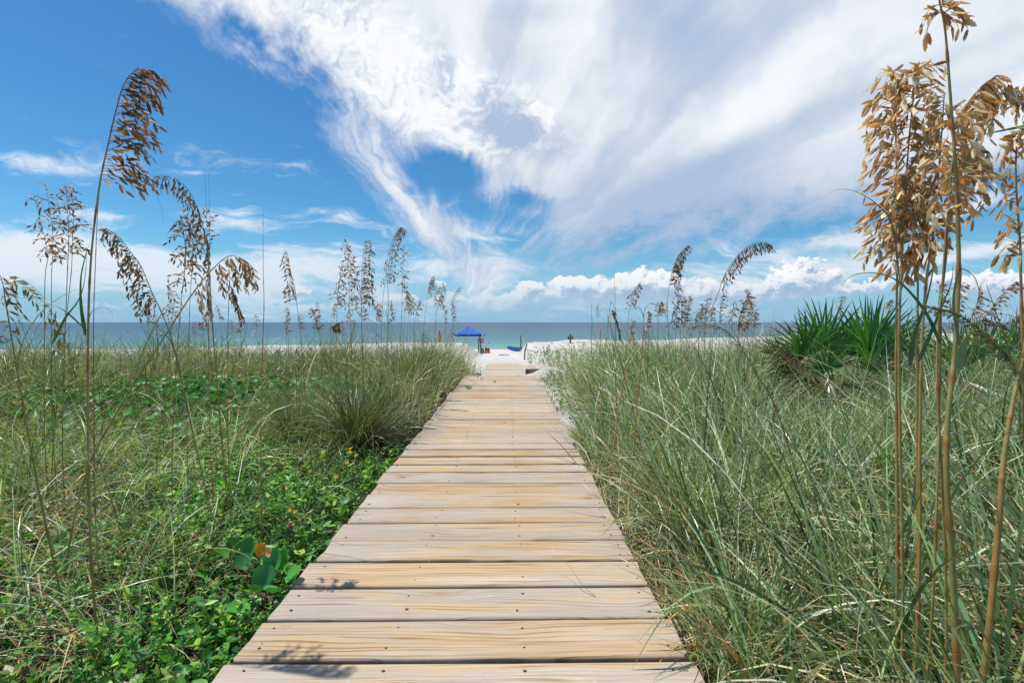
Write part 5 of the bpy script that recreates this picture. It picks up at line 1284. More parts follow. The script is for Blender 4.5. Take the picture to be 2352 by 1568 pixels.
long_blade('pale sage blade arching level across the palmetto side grass', 1.35, [(1960, 1085), (1890, 1030), (1840, 1000), (1760, 985), (1700, 996)], 0.008, (0.24, 0.31, 0.18))
long_blade('long blade sweeping down beside the boards nearest the camera', 0.95, [(1960, 1560), (1850, 1480), (1740, 1410), (1650, 1360), (1560, 1345), (1500, 1330)], 0.009, (0.12, 0.21, 0.10))
long_blade('long straw blade arching over the near palmetto side grass', 1.1, [(2330, 1400), (2300, 1340), (2200, 1330), (2080, 1350), (1990, 1390), (1960, 1450)], 0.004, (0.50, 0.40, 0.22))
long_blade('orange dry blade bent in a hook in the palmetto side grass', 1.35, [(1796, 1262), (1790, 1275), (1760, 1300), (1730, 1320), (1700, 1345)], 0.005, (0.50, 0.28, 0.06))
# on the boards
long_blade('green grass blade lying with its tip lifted on the nearest boards', 1.04, [(1560, 1400), (1535, 1405), (1500, 1450), (1440, 1556)], 0.0095, (0.12, 0.22, 0.08), d2=1.00)
long_blade('slender bent grass stem arching over the third and fourth boards', 1.22, [(1428, 1446), (1390, 1390), (1340, 1345), (1310, 1302), (1290, 1286), (1272, 1308)], 0.0028, (0.12, 0.16, 0.05), d2=1.42)

# ------------------------------------------------------------------ saw palmetto
PR = np.random.default_rng(77)
def frond(root, mat, smat, hub, base, up, nrm, Rr, n=20, spread=105, pal=None, brown=0.0, cone=0.35, gap=0.0):
    """a fan of stiff leaflets: hub on a stalk, up = where the middle leaflet points"""
    Rr = Rr * 1.5
    hub, base, up, nrm = [np.array(q, float) for q in (hub, base, up, nrm)]
    up /= np.linalg.norm(up); nrm = nrm - up * nrm.dot(up); nrm /= np.linalg.norm(nrm); sd = np.cross(up, nrm)
    mb = MB(); K = 7
    for k in range(n):
        a = R(-spread + 2 * spread * k / (n - 1) + PR.normal(0, 1.5))
        d = up * math.cos(a) + sd * math.sin(a) + nrm * (cone + PR.normal(0, 0.05)) * (0.4 + 0.6 * abs(math.sin(a)))
        d /= np.linalg.norm(d); L = Rr * (0.80 + 0.2 * math.cos(a)) * PR.uniform(0.86, 1.08)
        t = np.linspace(0, 1, K + 1)[:, None]
        cur = hub + d * L * t + np.array((0, 0, -1)) * L * (0.05 + 0.10 * PR.uniform()) * t ** 3
        w = 0.023 * Rr / 0.5 * np.array([0.22, 0.62, 1.0, 1.0, 0.85, 0.62, 0.34, 0.03])
        s = np.cross(d, nrm); s /= np.linalg.norm(s); q = np.cross(s, d)
        c0 = pal[PR.integers(0, len(pal))] * PR.uniform(0.8, 1.2)
        bt = PR.uniform(0.55, 1.0) if PR.uniform() < brown else PR.uniform(0.9, 1.05)
        cols = np.array([c0 if tt < bt else np.array((0.16, 0.085, 0.05)) for tt in t[:, 0]])
        V = np.stack([cur - s * w[:, None] * .5 + q * w[:, None] * 0.28, cur, cur + s * w[:, None] * .5 + q * w[:, None] * 0.28], 1).reshape(-1, 3)
        kk = np.arange(K) * 3
        F = np.concatenate([np.stack([kk + e, kk + e + 1, kk + e + 4, kk + e + 3], -1) for e in (0, 1)])
        mb.add(V, F, np.repeat(cols, 3, 0))
    f = mb.build('frond', mat, root, smooth=False)
    m2 = MB(); tube(m2, smooth_curve([base, (base + hub) / 2 + np.array((0, 0, 0.03)), hub], 10), np.linspace(0.011, 0.006, 10), (0.16, 0.24, 0.07) if brown < .8 else (0.25, 0.17, 0.09), 6)
    s_ = m2.build('frond_stalk', smat, f)
    return f

def palmetto(label, base, fronds, dead):
    pm = leaf_mat('palmetto_leaf', 0.25, 0.30, 0.6, 9.0, 0.25)
    sm = tint_mat('palmetto_stalk', 0.5, 0.4)
    b = np.array(base); b[2] = ground_z(b[0], b[1], False)
    root = tag(empty('saw_palmetto', tuple(b)), label, 'palmetto')
    PG_ = np.array([(0.055, 0.21, 0.035), (0.085, 0.28, 0.045), (0.17, 0.38, 0.07)]); PD = np.array([(0.26, 0.17, 0.10), (0.32, 0.24, 0.15), (0.19, 0.11, 0.06), (0.13, 0.17, 0.06)])
    for (u, v, y, ang, Rr, yaw, br) in fronds:
        h = at(u, v, y); a = R(ang)
        frond(root, pm, sm, h, b, (math.sin(a), 0.15, math.cos(a)), (math.sin(R(yaw)), -math.cos(R(yaw)), 0.25), Rr, 22, 96, PG_, br)
    for (u, v, y, ang, Rr, yaw) in dead:
        h = at(u, v, y); a = R(ang)
        frond(root, pm, sm, h, b, (math.sin(a), -0.25, math.cos(a)), (0.2, -0.5, 0.8), Rr, 18, 80, PD, 0.9)
    m = MB()
    for k in range(5): tube(m, smooth_curve([b + np.array((PR.normal(0, .1), PR.normal(0, .1), -0.03)), b + np.array((PR.normal(0, .1), PR.normal(0, .1), 0.25))], 6), 0.04, (0.10, 0.06, 0.035), 8)
    m.build('trunk', sm, root)
    for c_ in root.children: c_.matrix_parent_inverse = Matrix.Translation(-Vector(root.location))
palmetto('large saw palmetto with bright green fans rising over the horizon', tuple(at(1930, 900, 4.5)),
         [(1895, 800, 4.4, -6, 0.40, 5, 0.1), (1995, 806, 4.3, 10, 0.42, 10, 0.0), (1985, 800, 4.7, -8, 0.40, -10, 0.1), (2050, 815, 4.4, 38, 0.36, 20, 0.1), (1850, 812, 4.3, -34, 0.34, -15, 0.8),
          (1835, 830, 4.2, -58, 0.30, -20, 0.9), (2070, 830, 4.5, 55, 0.32, 15, 0.3), (1880, 795, 4.9, -20, 0.36, 0, 0.7), (2000, 850, 4.0, 20, 0.30, 10, 0.2), (1945, 815, 4.6, 0, 0.36, 0, 0.2), (1900, 850, 4.0, -25, 0.28, 0, 0.4), (2010, 800, 4.6, 22, 0.38, 5, 0.1)],
         [(1800, 830, 4.2, -70, 0.30, 0), (1815, 845, 4.1, -50, 0.28, 0), (2090, 850, 4.1, 80, 0.30, 0), (1850, 852, 4.1, -85, 0.34, 0), (1830, 862, 4.2, -100, 0.30, 0), (1900, 868, 4.0, -140, 0.30, 0), (1980, 872, 4.0, 150, 0.30, 0), (2060, 862, 4.1, 105, 0.34, 0), (1940, 880, 3.95, 180, 0.26, 0)])
palmetto('smaller palmetto half hidden behind the golden stems at the frame edge', tuple(at(2250, 900, 3.6)),
         [(2230, 835, 3.6, -50, 0.30, -10, 0.7), (2200, 850, 3.5, -75, 0.32, -10, 0.9), (2330, 800, 3.8, 10, 0.28, 10, 0.2), (2300, 830, 3.6, 40, 0.28, 15, 0.5), (2260, 815, 3.9, -15, 0.27, 0, 0.8)],
         [(2200, 870, 3.4, -110, 0.34, 0), (2260, 880, 3.4, -160, 0.3, 0), (2300, 880, 3.4, 120, 0.32, 0)])

# ------------------------------------------------------------------ broad-leaved plant, flowers, small finds by the boards
def rest(mats=None):
    glossy = leaf_mat('broad_leaf', 0.18, 0.30, 0.55, 18.0, 0.2)
    petal = leaf_mat('petal', 0.35, 0.5, 0.3, 60.0, 0.15, tr_tint=(1.2, 1.0, 0.4))
    disc = leaf_disc(14, 0.75, 0.05, 0.45, 1.15)
    gp = Vector(at(612, 1370, 1.42)); gp.z = float(ground_z(gp.x, gp.y, False))
    root = tag(empty('broad_leaf_vine', tuple(gp)), 'vine of large glossy folded green leaves beside the fourth board, around an orange leaf', 'vine plant')
    L = [(538, 1268, 1.52, 62, 200, 1.1), (575, 1278, 1.50, 66, 15, 1.3), (521, 1285, 1.50, 60, 250, 0.7), (602, 1312, 1.42, 84, 60, 0.5), (632, 1308, 1.40, 78, 10, 1.35), (655, 1312, 1.42, 74, 30, 1.3), (604, 1350, 1.36, 80, 350, 1.2),
         (592, 1365, 1.34, 62, 200, 0.8), (660, 1345, 1.36, 70, 60, 0.7), (645, 1362, 1.32, 62, 230, 0.4), (575, 1410, 1.26, 82, 240, 0.35), (560, 1310, 1.46, 58, 320, 0.9), (548, 1470, 1.18, 40, 200, 0.3), (640, 1390, 1.3, 48, 80, 0.3)]
    for (u, v, y, px, az, tilt) in L:
        p = np.array([tuple(at(u, v, y))]); mb = MB(); sz = px * 0.70 / FPX * y
        place_leaves(mb, disc, p * 0, np.array([sz]), np.array([R(az)]), np.array([tilt]), np.array([PR.normal(0, .2)]), pick_o(np.array([(0.07, 0.28, 0.045), (0.10, 0.36, 0.06), (0.08, 0.30, 0.08)]), 1))
        o = mb.build('leaf', glossy, root); o.location = Vector(p[0]) - gp
        m2 = MB(); tube(m2, smooth_curve([np.array(gp) + (PR.normal(0, .03), PR.normal(0, .03), 0), (np.array(gp) + p[0]) / 2 + (0, 0, 0.02), p[0]], 8), 0.0018, (0.16, 0.06, 0.04), 5)
        s_ = m2.build('leaf_stalk', glossy, root); s_.matrix_parent_inverse = Matrix.Translation(-gp)
    def one_leaf(label, u, v, y, px, az, tilt, col, name='fallen_leaf', cat='leaf', mat=glossy, base=None, z=None):
        p = at(u, v, y)
        if z is not None:
            dd = ray(u, v); p = Vector((0, 0, CAM_Z)) + dd * ((z - CAM_Z) / dd.z)
        mb = MB(); place_leaves(mb, base or disc, np.zeros((1, 3)), np.array([px / FPX * p.y]), np.array([R(az)]), np.array([tilt]), np.array([0.2]), np.array([col], float))
        o = mb.build(name, mat); o.location = p
        return tag(o, label, cat)
    one_leaf('crumpled bright orange dead leaf among the large glossy leaves', 594, 1280, 1.36, 34, 300, 1.2, (0.90, 0.36, 0.03), mat=petal)
    one_leaf('peach coloured dead leaf next to the orange one', 618, 1280, 1.35, 22, 40, 1.2, (0.92, 0.42, 0.18), mat=petal)
    one_leaf('big dull green round leaf lying at the bottom corner of the vine side', 18, 1440, 1.35, 62, 60, 0.7, (0.30, 0.38, 0.26))
    one_leaf('curled shiny grey green round leaf touching the board edge by the flowers', 785, 1162, 2.02, 26, 20, 0.4, (0.16, 0.26, 0.16))
    one_leaf('dark broad leaf in the straw beneath the near palmetto side grass', 2090, 1490, 1.15, 62, 140, 0.8, (0.03, 0.12, 0.03))
    one_leaf('dark green leaf at the bottom edge of the palmetto side', 2230, 1560, 1.12, 70, 80, 0.5, (0.03, 0.13, 0.03))
    one_leaf('small heart leaf in the palmetto side grass', 1865, 1332, 1.4, 30, 200, 0.8, (0.04, 0.16, 0.03))
    # green leaves blown on the boards
    for lab, u, v, px in [('green leafy vine tip lying across the gap between the two runs of boards', 1075, 897, 18), ('small green leaf on the boards nearest the vine tip', 1138, 878, 9), ('small leaf flake near the middle of the boards past the gap', 1106, 871, 7),
                          ('tiny leaf at the end of the level boards near the side platform', 1187, 864, 5), ('little leaf where the level boards end on the grassy side', 1094, 866, 7)]:
        one_leaf(lab, u, v, 5, px, PR.uniform(0, 360), 0.25, (0.05, 0.16, 0.03), z=0.004 if v > 890 else -0.008)
    # yellow flowers
    ring = []
    fl = None
    spots = [(804, 1031, 2.6), (803, 1038, 2.55), (819, 1046, 2.55), (797, 1063, 2.5), (712, 1083, 2.5), (773, 1094, 2.35), (623, 1083, 2.5), (614, 1088, 2.45), (621, 1141, 2.2), (667, 1172, 2.0), (678, 1176, 2.0), (766, 1104, 2.3), (545, 1106, 2.4), (900 - 250, 1120, 2.3)]
    labs = ['yellow flower topmost on the tall sprig below the big dark grass clump', 'yellow flower second from the top of the tall sprig', 'yellow flower set off toward the boards on the tall sprig', 'lowest orange yellow flower of the tall sprig',
            'lone yellow flower between the bent reed and the tall sprig', 'largest yellow flower, at the root of the bent reed', 'yellow flower of the close pair under the bent reed, nearer the boards', 'yellow flower of the close pair under the bent reed, farther from the boards',
            'lone yellow flower low in the herbs below the close pair', 'yellow flower of the low pair above the beige mushrooms, farther from the boards', 'yellow flower of the low pair above the beige mushrooms, nearer the boards', 'small yellow flower just under the largest one',
            'yellow flower deep in the meadow before the bent reed', 'yellow flower in the herbs between the close pair and the lone low one']
    for (u, v, y), lab in zip(spots, labs):
        p = np.array(at(u, v, y)); gz = float(ground_z(p[0], p[1], False))
        rt = tag(empty('yellow_flower', (p[0], p[1], gz)), lab, 'flower', 'yellow flowers in the herbs beside the boardwalk')
        mb = MB(); k = 11; a = np.arange(k) / k * 2 * np.pi
        pet = (np.array([(0, 0, 0), (-0.22, 0.5, 0.05), (0.22, 0.5, 0.05), (0, 1, 0.1)], float), np.array([[0, 2, 3, 1]]))
        place_leaves(mb, pet, np.zeros((k, 3)), np.full(k, 0.013), a, np.full(k, 0.35), np.zeros(k), np.tile(np.array((0.85, 0.60, 0.02)), (k, 1)))
        tube(mb, [(0, 0, -0.002), (0, 0, 0.0035)], [0.006, 0.005], (0.65, 0.33, 0.02), 8)
        o = mb.build('flower_head', petal, rt); o.location = (0, 0, p[2] - gz); o.rotation_euler = (R(20 + PR.normal(0, 10)), R(PR.normal(0, 12)), 0)
        m2 = MB(); tube(m2, smooth_curve([(0.01, 0.01, -0.01), (0.012, 0.0, (p[2] - gz) * .5), (0, 0, p[2] - gz)], 8), 0.0014, (0.10, 0.18, 0.05), 5)
        m2.build('flower_stem', petal, rt)
    for lab, u, v in [('largest beige mushroom cap of the trio in the herbs by the boards', 664, 1206), ('beige mushroom cap of the trio nearest the boards', 673, 1204), ('topmost small beige mushroom cap of the trio', 667, 1198)]:
        p = np.array(at(u, v, 1.87)); gz = float(ground_z(p[0], p[1], False)); h = max(p[2] - gz, 0.03)
        rt = tag(empty('mushroom', (p[0], p[1], gz)), lab, 'mushroom', 'trio of mushrooms by the boards')
        mb = MB(); tube(mb, [(0, 0, h - .006), (0, 0, h - .003), (0, 0, h + .001), (0, 0, h + .003)], [0.0085, 0.0095, 0.007, 0.003], (0.62, 0.48, 0.33), 12); mb.build('cap', petal, rt)
        mb = MB(); tube(mb, [(0, 0, -0.01), (0, 0, h - .004)], [0.003, 0.0022], (0.55, 0.45, 0.33), 8); mb.build('stalk', petal, rt)

    # ---------------------------------------------------------------- on the beach
    blue = plain_mat('blue_canvas', (0.008, 0.11, 0.45), 0.55, 0.3, 3.0, 0.12)
    white = plain_mat('white_paint', (0.78, 0.78, 0.76), 0.5, 0.4)
    tm = tint_mat('painted_fabric', 0.6, 0.3, 0.15, 8.0)
    woodm = plain_mat('grey_post_wood', (0.16, 0.125, 0.09), 0.85, 0.15, 30.0, 0.35, 0.002)
    black = plain_mat('black_paint', (0.012, 0.012, 0.012), 0.5, 0.4)
    redw = plain_mat('red_brown_stake', (0.30, 0.09, 0.05), 0.7, 0.2)
    def gp_(u, y, dy=0.0):
        p = at(u, 800, y); z = float(ground_z(p.x, p.y)); return Vector((p.x, p.y, z))
    # canopy tent
    g = gp_(1077, 48.5); g.z = min(g.z, CAM_Z - 71.5 / FPX * 48.5 + 0.02)
    tent = tag(empty('canopy_tent', tuple(g)), 'blue pop-up beach canopy with white legs and a peaked roof near the water', 'canopy')
    yaw = rotm(0, 0, R(9)); Hh = 1.50; ez = (71 - 25.5) / FPX * 48.5; pk = (71.5 - 8) / FPX * 48.5
    def W(x, y, z): return tuple(np.array((x, y, z)) @ yaw.T)
    mb = MB(); nn = 9
    for s in range(4):
        c1, c2 = [(-Hh, -Hh), (Hh, -Hh), (Hh, Hh), (-Hh, Hh)][s], [(-Hh, -Hh), (Hh, -Hh), (Hh, Hh), (-Hh, Hh)][(s + 1) % 4]
        V = []
        for i in range(nn):
            t = i / (nn - 1)
            for j in range(nn):
                q = j / (nn - 1)
                bx = c1[0] * (1 - q) + c2[0] * q; by = c1[1] * (1 - q) + c2[1] * q
                sag = -0.10 * math.sin(math.pi * t) - 0.05 * math.sin(math.pi * q) * (1 - t)
                V.append(W(bx * (1 - t), by * (1 - t), ez + (pk - ez) * t + sag))
        F = [[i * nn + j, i * nn + j + 1, (i + 1) * nn + j + 1, (i + 1) * nn + j] for i in range(nn - 1) for j in range(nn - 1)]
        mb.add(V, F)
    mb.build('roof', blue, tent)
    mb = MB()
    for s in range(4):
        cs = [(-Hh, -Hh), (Hh, -Hh), (Hh, Hh), (-Hh, Hh)]; c1, c2 = cs[s], cs[(s + 1) % 4]; n2 = 14; V = []
        for j in range(n2):
            q = j / (n2 - 1); bx = c1[0] * (1 - q) + c2[0] * q; by = c1[1] * (1 - q) + c2[1] * q
            k = 1.005 + 0.006 * math.sin(j * 2.1)
            for z in (ez + 0.0 - 0.05 * math.sin(math.pi * q), ez - 0.26): V.append(W(bx * k, by * k, z))
        mb.add(V, [[2 * j, 2 * j + 1, 2 * j + 3, 2 * j + 2] for j in range(n2 - 1)])
    vb = mb.build('valance', plain_mat('shaded_blue_canvas', (0.005, 0.05, 0.22), 0.6, 0.3, 3.0, 0.1), tent)  # the roof's blue canvas, with the shade on its hanging sides painted in
    mb = MB(); box(mb, W(Hh - 0.18, -Hh * 1.012, ez - 0.13), (0.22, 0.012, 0.17), rot=yaw); mb.build('white_patch', white, vb)
    mb = MB(); box(mb, W(Hh - 0.18, -Hh * 1.012 - 0.008, ez - 0.12), (0.12, 0.008, 0.035), rot=yaw); box(mb, W(Hh - 0.15, -Hh * 1.012 - 0.008, ez - 0.165), (0.08, 0.008, 0.02), rot=yaw); mb.build('patch_emblem', blue, vb)
    for cx, cy in ((-Hh, -Hh), (Hh, -Hh), (Hh, Hh), (-Hh, Hh)):
        mb = MB(); box(mb, W(cx * .98, cy * .98, ez / 2 - 0.02), (0.045, 0.045, ez + 0.04), rot=yaw, bev=0.004); lg = mb.build('leg', white, tent)
        mb = MB(); box(mb, W(cx * .98, cy * .98, 0.012), (0.14, 0.14, 0.012), rot=yaw); mb.build('foot_plate', white, lg)
    mb = MB()
    for s in range(4):
        cs = [(-Hh, -Hh), (Hh, -Hh), (Hh, Hh), (-Hh, Hh)]; a, b = cs[s], cs[(s + 1) % 4]; mid = ((a[0] + b[0]) / 2, (a[1] + b[1]) / 2)
        for z0, z1 in ((ez - 0.1, ez - 0.45), (ez - 0.45, ez - 0.1)):
            tube(mb, [W(a[0] * .97, a[1] * .97, z0), W(mid[0] * .97, mid[1] * .97, z1)], 0.014, seg=5); tube(mb, [W(mid[0] * .97, mid[1] * .97, z1), W(b[0] * .97, b[1] * .97, z0)], 0.014, seg=5)
    mb.build('truss', white, tent)
    # folded umbrella
    g = gp_(1010, 43)
    um = tag(empty('beach_umbrella', tuple(g)), 'furled beach umbrella in red, orange and blue stuck upright behind the dune', 'umbrella')
    top = CAM_Z - 17.5 / FPX * 43 - g.z; bot = CAM_Z - 47 / FPX * 43 - g.z
    mb = MB(); seg = 16; zs = np.linspace(bot, top, 14); rr = np.interp(zs, [bot, bot + .12, (bot + top) / 2, top - .25, top], [.09, .13, .115, .075, .012])
    th = np.arange(seg) / seg * 2 * np.pi
    V = np.array([[(r * (1 + .22 * math.cos(4 * a + z * 3)) * math.cos(a), r * (1 + .22 * math.cos(4 * a + z * 3)) * math.sin(a), z) for a in th] for z, r in zip(zs, rr)])
    pal = np.array([(0.70, 0.03, 0.03), (0.85, 0.22, 0.02), (0.05, 0.07, 0.42), (0.70, 0.03, 0.03)])
    col = np.array([[pal[int((a / 6.283 * 4 + (zs[-1] - z) * 1.4)) % 4] for a in th] for z in zs])
    i = np.arange(13)[:, None] * seg; j = np.arange(seg)[None]; k = (j + 1) % seg
    mb.add(V.reshape(-1, 3), np.stack([i + j, i + k, i + seg + k, i + seg + j], -1).reshape(-1, 4), col.reshape(-1, 3)); mb.build('furled_cloth', tm, um)
    mb = MB(); tube(mb, [(0, 0, -0.1), (0, 0, top + 0.06)], 0.018, (0.7, 0.7, 0.7), 8); mb.build('pole', tm, um)
    # dark post with a grey board
    y = 30.0; g = gp_(1105, y)
    sg = tag(empty('notice_board', tuple(g)), 'plain grey sign board on a dark leaning post before the canopy leg', 'sign')
    zt = lambda v: CAM_Z - (v - 740) / FPX * y - g.z
    mb = MB(); tube(mb, [(0.05, 0, -0.15), (-0.10, 0, zt(771))], [0.055, 0.05], seg=10); mb.build('post', woodm, sg)
    gm = plain_mat('grey_board', (0.36, 0.34, 0.30), 0.7, 0.2)
    mb = MB(); box(mb, (-0.03, 0.07, (zt(776) + zt(788)) / 2), (0.43, 0.02, zt(776) - zt(788)), bev=0.004); mb.build('board', gm, sg)
    # things left beside the canopy
    def lathe_bag(name, label, cat, u, v0, v1, y, wpx, col, parts):
        g = gp_(u, y); wv = wpx / FPX * y; h = (v1 - v0) / FPX * y
        g.z = min(g.z, CAM_Z - (v1 - 740) / FPX * y)
        rt = tag(empty(name, tuple(g)), label, cat)
        V, F = bmesh_box(wv / 2, wv * 0.35, h / 2, min(wv, h) * 0.22)
        V = np.array(V) + (0, 0, h / 2); V[:, 0] *= 1 - 0.25 * (V[:, 2] / h) ** 2; V[:, 0] += 0.03 * np.sin(V[:, 2] * 9)
        MB().add(V, F, col).build(parts[0], tm, rt)
        mb = MB(); tube(mb, smooth_curve([(-wv * .25, -wv * .36, h * .55), (-wv * .2, -wv * .45, h * 0.95), (0, -wv * .3, h * 1.12), (wv * .2, -wv * .45, h * .95), (wv * .25, -wv * .36, h * .55)], 14), 0.018, tuple(c * .5 for c in col), 6); mb.build(parts[1], tm, rt)
        V, F = bmesh_box(wv * .3, wv * 0.08, h * .18, 0.02); MB().add(np.array(V) + (0, -wv * .40, h * .3), F, tuple(min(1, c * 1.25) for c in col)).build(parts[2], tm, rt)
        return rt
    lathe_bag('beach_bag', 'teal beach bag standing at the foot of the grey sign post', 'bag', 1107, 794, 806, 46, 11, (0.01, 0.22, 0.26), ('bag_body', 'strap', 'pocket'))
    lathe_bag('backpack', 'bright orange backpack standing by the canopy leg', 'backpack', 1117, 796, 810, 46.5, 8, (0.75, 0.13, 0.01), ('pack_body', 'strap', 'pocket'))
    lathe_bag('duffel_bag', 'dark grey bag slumped next to the orange backpack', 'bag', 1123, 799, 812, 47, 6, (0.07, 0.10, 0.10), ('bag_body', 'strap', 'pocket'))
    def cooler(u, y):
        g = gp_(u, y); rt = tag(empty('folded_towel', tuple(g)), 'small orange towel bundle lying low in front of the backpack', 'towel')
        V, F = bmesh_box(.16, .12, .06, .04); V = np.array(V) + (0, 0, .06); MB().add(V, F, (0.8, 0.25, 0.02)).build('towel_roll', tm, rt)
        V, F = bmesh_box(.05, .125, .063, .03); V = np.array(V) + (0.02, 0, .062); MB().add(V, F, (0.02, 0.02, 0.05)).build('band', tm, rt)
    cooler(1121, 45)
    # marker stakes
    def stake(name, label, cat, u, v0, v1, y, r, mat, tip=None, lean=0.0, cap=None, snap=False):
        p = at(u, v1, y); gz = float(ground_z(p.x, p.y)); zb = min(gz, p.z) if snap else gz
        rt = tag(empty(name, (p.x, p.y, zb)), label, cat); h = at(u, v0, y).z - zb
        mb = MB(); tube(mb, smooth_curve([(-lean * .1, 0, -0.12), (0.01, 0, h * .5), (lean, 0, h)], 6), [r * 1.1, r, r, r, r * .95, r * .9], seg=8); mb.build('shaft', mat, rt)
        if tip:
            mb = MB(); tube(mb, [(lean, 0, h - tip[1]), (lean, 0, h - tip[1] * .5), (lean, 0, h + 0.02)], [r * 1.9, r * 2.3, r * 1.2], tip[0], 10); mb.build('tip', tm, rt)
        return rt, h
    stake('marker_pole', 'thin pole with a red and white float on top beside the orange backpack', 'marker pole', 1124, 784, 800, 46, 0.02, white, ((0.6, 0.05, 0.03), 0.22))
    stake('leaning_post', 'weathered leaning fence post at the edge of the sand path', 'fence post', 1205, 789, 824, 17, 0.026, woodm, None, 0.09)
    stake('short_stake', 'red brown stake on the sand between the leaning post and the dune sign', 'stake', 1255.5, 797, 822, 17.5, 0.018, redw)
    rt, h = stake('dune_pole', 'slim pole with a pink tip beyond the dune sign', 'pole', 1379, 750, 800, 14, 0.012, redw, ((0.75, 0.35, 0.32), 0.1))
    rt, h = stake('rope_post', 'dark post with a white slanting brace above the blue kayak', 'post', 1196, 770, 792, 29, 0.04, woodm)
    mb = MB(); tube(mb, [(0.04, 0, h - .12), (0.62, -0.05, 0.0)], 0.022, (0.75, 0.75, 0.72), 6); mb.build('brace', tm, rt)
    stake('short_stump', 'short dark stump just behind the teal bag', 'post', 1099, 789, 800, 32, 0.05, woodm)
    # dune sign
    y = 22.0; p = at(1310, 800, y); gz = float(ground_z(p.x, p.y))
    sg = tag(empty('dune_sign', (p.x, p.y, gz)), 'small wooden sign on a post on the dune reading Keep Off of Dunes', 'sign')
    zt = lambda v: CAM_Z - (v - 740) / FPX * y - gz
    mb = MB(); box(mb, (0, 0, (zt(768) - 0.15) / 2), (0.075, 0.075, zt(768) + 0.15), bev=0.005); mb.build('post', woodm, sg)
    bm_ = plain_mat('sign_board_wood', (0.30, 0.27, 0.20), 0.8, 0.2, 25.0, 0.2)
    mb = MB(); zc = (zt(771.5) + zt(779)) / 2; hh = zt(771.5) - zt(779)
    box(mb, (0, -0.052, zc), (0.285, 0.022, hh * 1.05), bev=0.003); bd = mb.build('board', bm_, sg)
    for txt, dz in (('Keep Off', hh * 0.22), ('of Dunes', -hh * 0.26)):
        cu = bpy.data.curves.new('sign_writing', 'FONT'); cu.body = txt; cu.size = hh * 0.50; cu.align_x = 'CENTER'; cu.align_y = 'CENTER'; cu.extrude = 0.0015; cu.offset = 0.0012
        tmp = bpy.data.objects.new('tmp_writing', cu); me_ = bpy.data.meshes.new_from_object(tmp); bpy.data.objects.remove(tmp); to = bpy.data.objects.new('sign_writing', me_); me_.materials.clear(); me_.materials.append(black); link(to, bd); to.location = (0, -0.066, zc + dz); to.rotation_euler = (R(90), 0, 0)
    mb = MB(); box(mb, (0, -0.04, zt(769)), (0.05, 0.02, 0.05)); mb.build('post_cap', black, sg)
    # rope lines strung over the dune
    ropem = plain_mat('old_rope', (0.20, 0.15, 0.10), 0.9, 0.1)
    def rope(label, pts, y, r=0.009):
        w = [Vector(at(u, v, yy)) for (u, v), yy in zip(pts, y)]
        for q in w: q.z = max(q.z, float(ground_z(q.x, q.y)) + 0.02)
        cur = smooth_curve(w, 40); cur[:, 2] += 0.012 * np.sin(np.arange(40) * 2.3)
        o0 = tuple(cur[0]); mb = MB(); tube(mb, cur, r * (1 + 0.6 * (np.arange(40) % 3 == 0)), seg=5)
        tag(mb.build('rope', ropem, origin=o0), label, 'rope')
    rope('sagging rope running from the leaning post past the stake to the dune sign', [(1206, 802), (1230, 808), (1256, 808), (1285, 813), (1310, 820)], [17, 17.2, 17.5, 19, 22])
    rope('rope along the dune crest past the dune sign', [(1290, 786), (1310, 789), (1350, 790), (1379, 793), (1420, 797)], [22, 22, 21, 19, 18])
    # driftwood on the path
    a, b = at(1145, 816, 30), at(1171, 819.5, 29); 
    for q in (a, b): q.z = float(ground_z(q.x, q.y)) + 0.03
    mb = MB(); cur = smooth_curve([a, (a + b) / 2 + Vector((0, 0, 0.02)), b], 12); tube(mb, cur, 0.03 * np.array([.5, .9, 1, 1, 1.2, 1, 1, .9, .9, .8, .6, .3]), seg=7)
    tag(mb.build('driftwood', woodm, origin=tuple(a)), 'grey driftwood stick lying across the open sand path', 'driftwood')
    # dune seedlings
    gmat = leaf_mat('seedling', 0.2)
    for k, (u, v, y) in enumerate([(1196, 800, 24), (1221, 790, 23), (1232, 800, 20), (1256, 793, 22), (1268, 789, 23), (1280, 797, 20), (1330, 786, 22), (1342, 794, 20), (1290, 800, 19), (1300, 806, 18)]):
        p = at(u, v, y); z = float(ground_z(p.x, p.y)); mb = MB()
        n = 7; blades(mb, np.zeros((n, 3)) + PR.normal(0, .02, (n, 3)) * (1, 1, 0), PR.uniform(0, 6.28, n), PR.uniform(.12, .26, n), PR.uniform(.1, .7, n), PR.uniform(.2, 1, n), np.full(n, .012), pick_o(BROWN, n) * 0.6, 4)
        o = mb.build('dune_seedling', gmat); o.location = (p.x, p.y, z)
        tag(o, ('little dark sprig on the dune edge just past the blue kayak', 'little dark sprig on the dune crest past the top of the leaning post', 'little sprig low on the dune slope beside the leaning post',
               'dark sprig on the dune above the red brown stake', 'little sprig on the dune crest between the stake and the dune sign', 'sprig low on the dune slope between the stake and the dune sign',
               'little sprig on the crest just past the dune sign', 'sprig on the slope past the dune sign', 'sprig at mid slope just before the dune sign post', 'lowest sprig at the foot of the dune sign')[k],
            'sprig', 'sprigs scattered over the white dune')
    # blue kayak
    y = 54.0; g = gp_(1190, y); g.z = CAM_Z - (807 - 740) / FPX * y
    ky = tag(empty('kayak', (at(1200, 800, y).x, y, g.z)), 'bright blue kayak drawn up on the sand, half behind the dune', 'kayak')
    n = 22; L = 3.4; V = []; m2 = 12
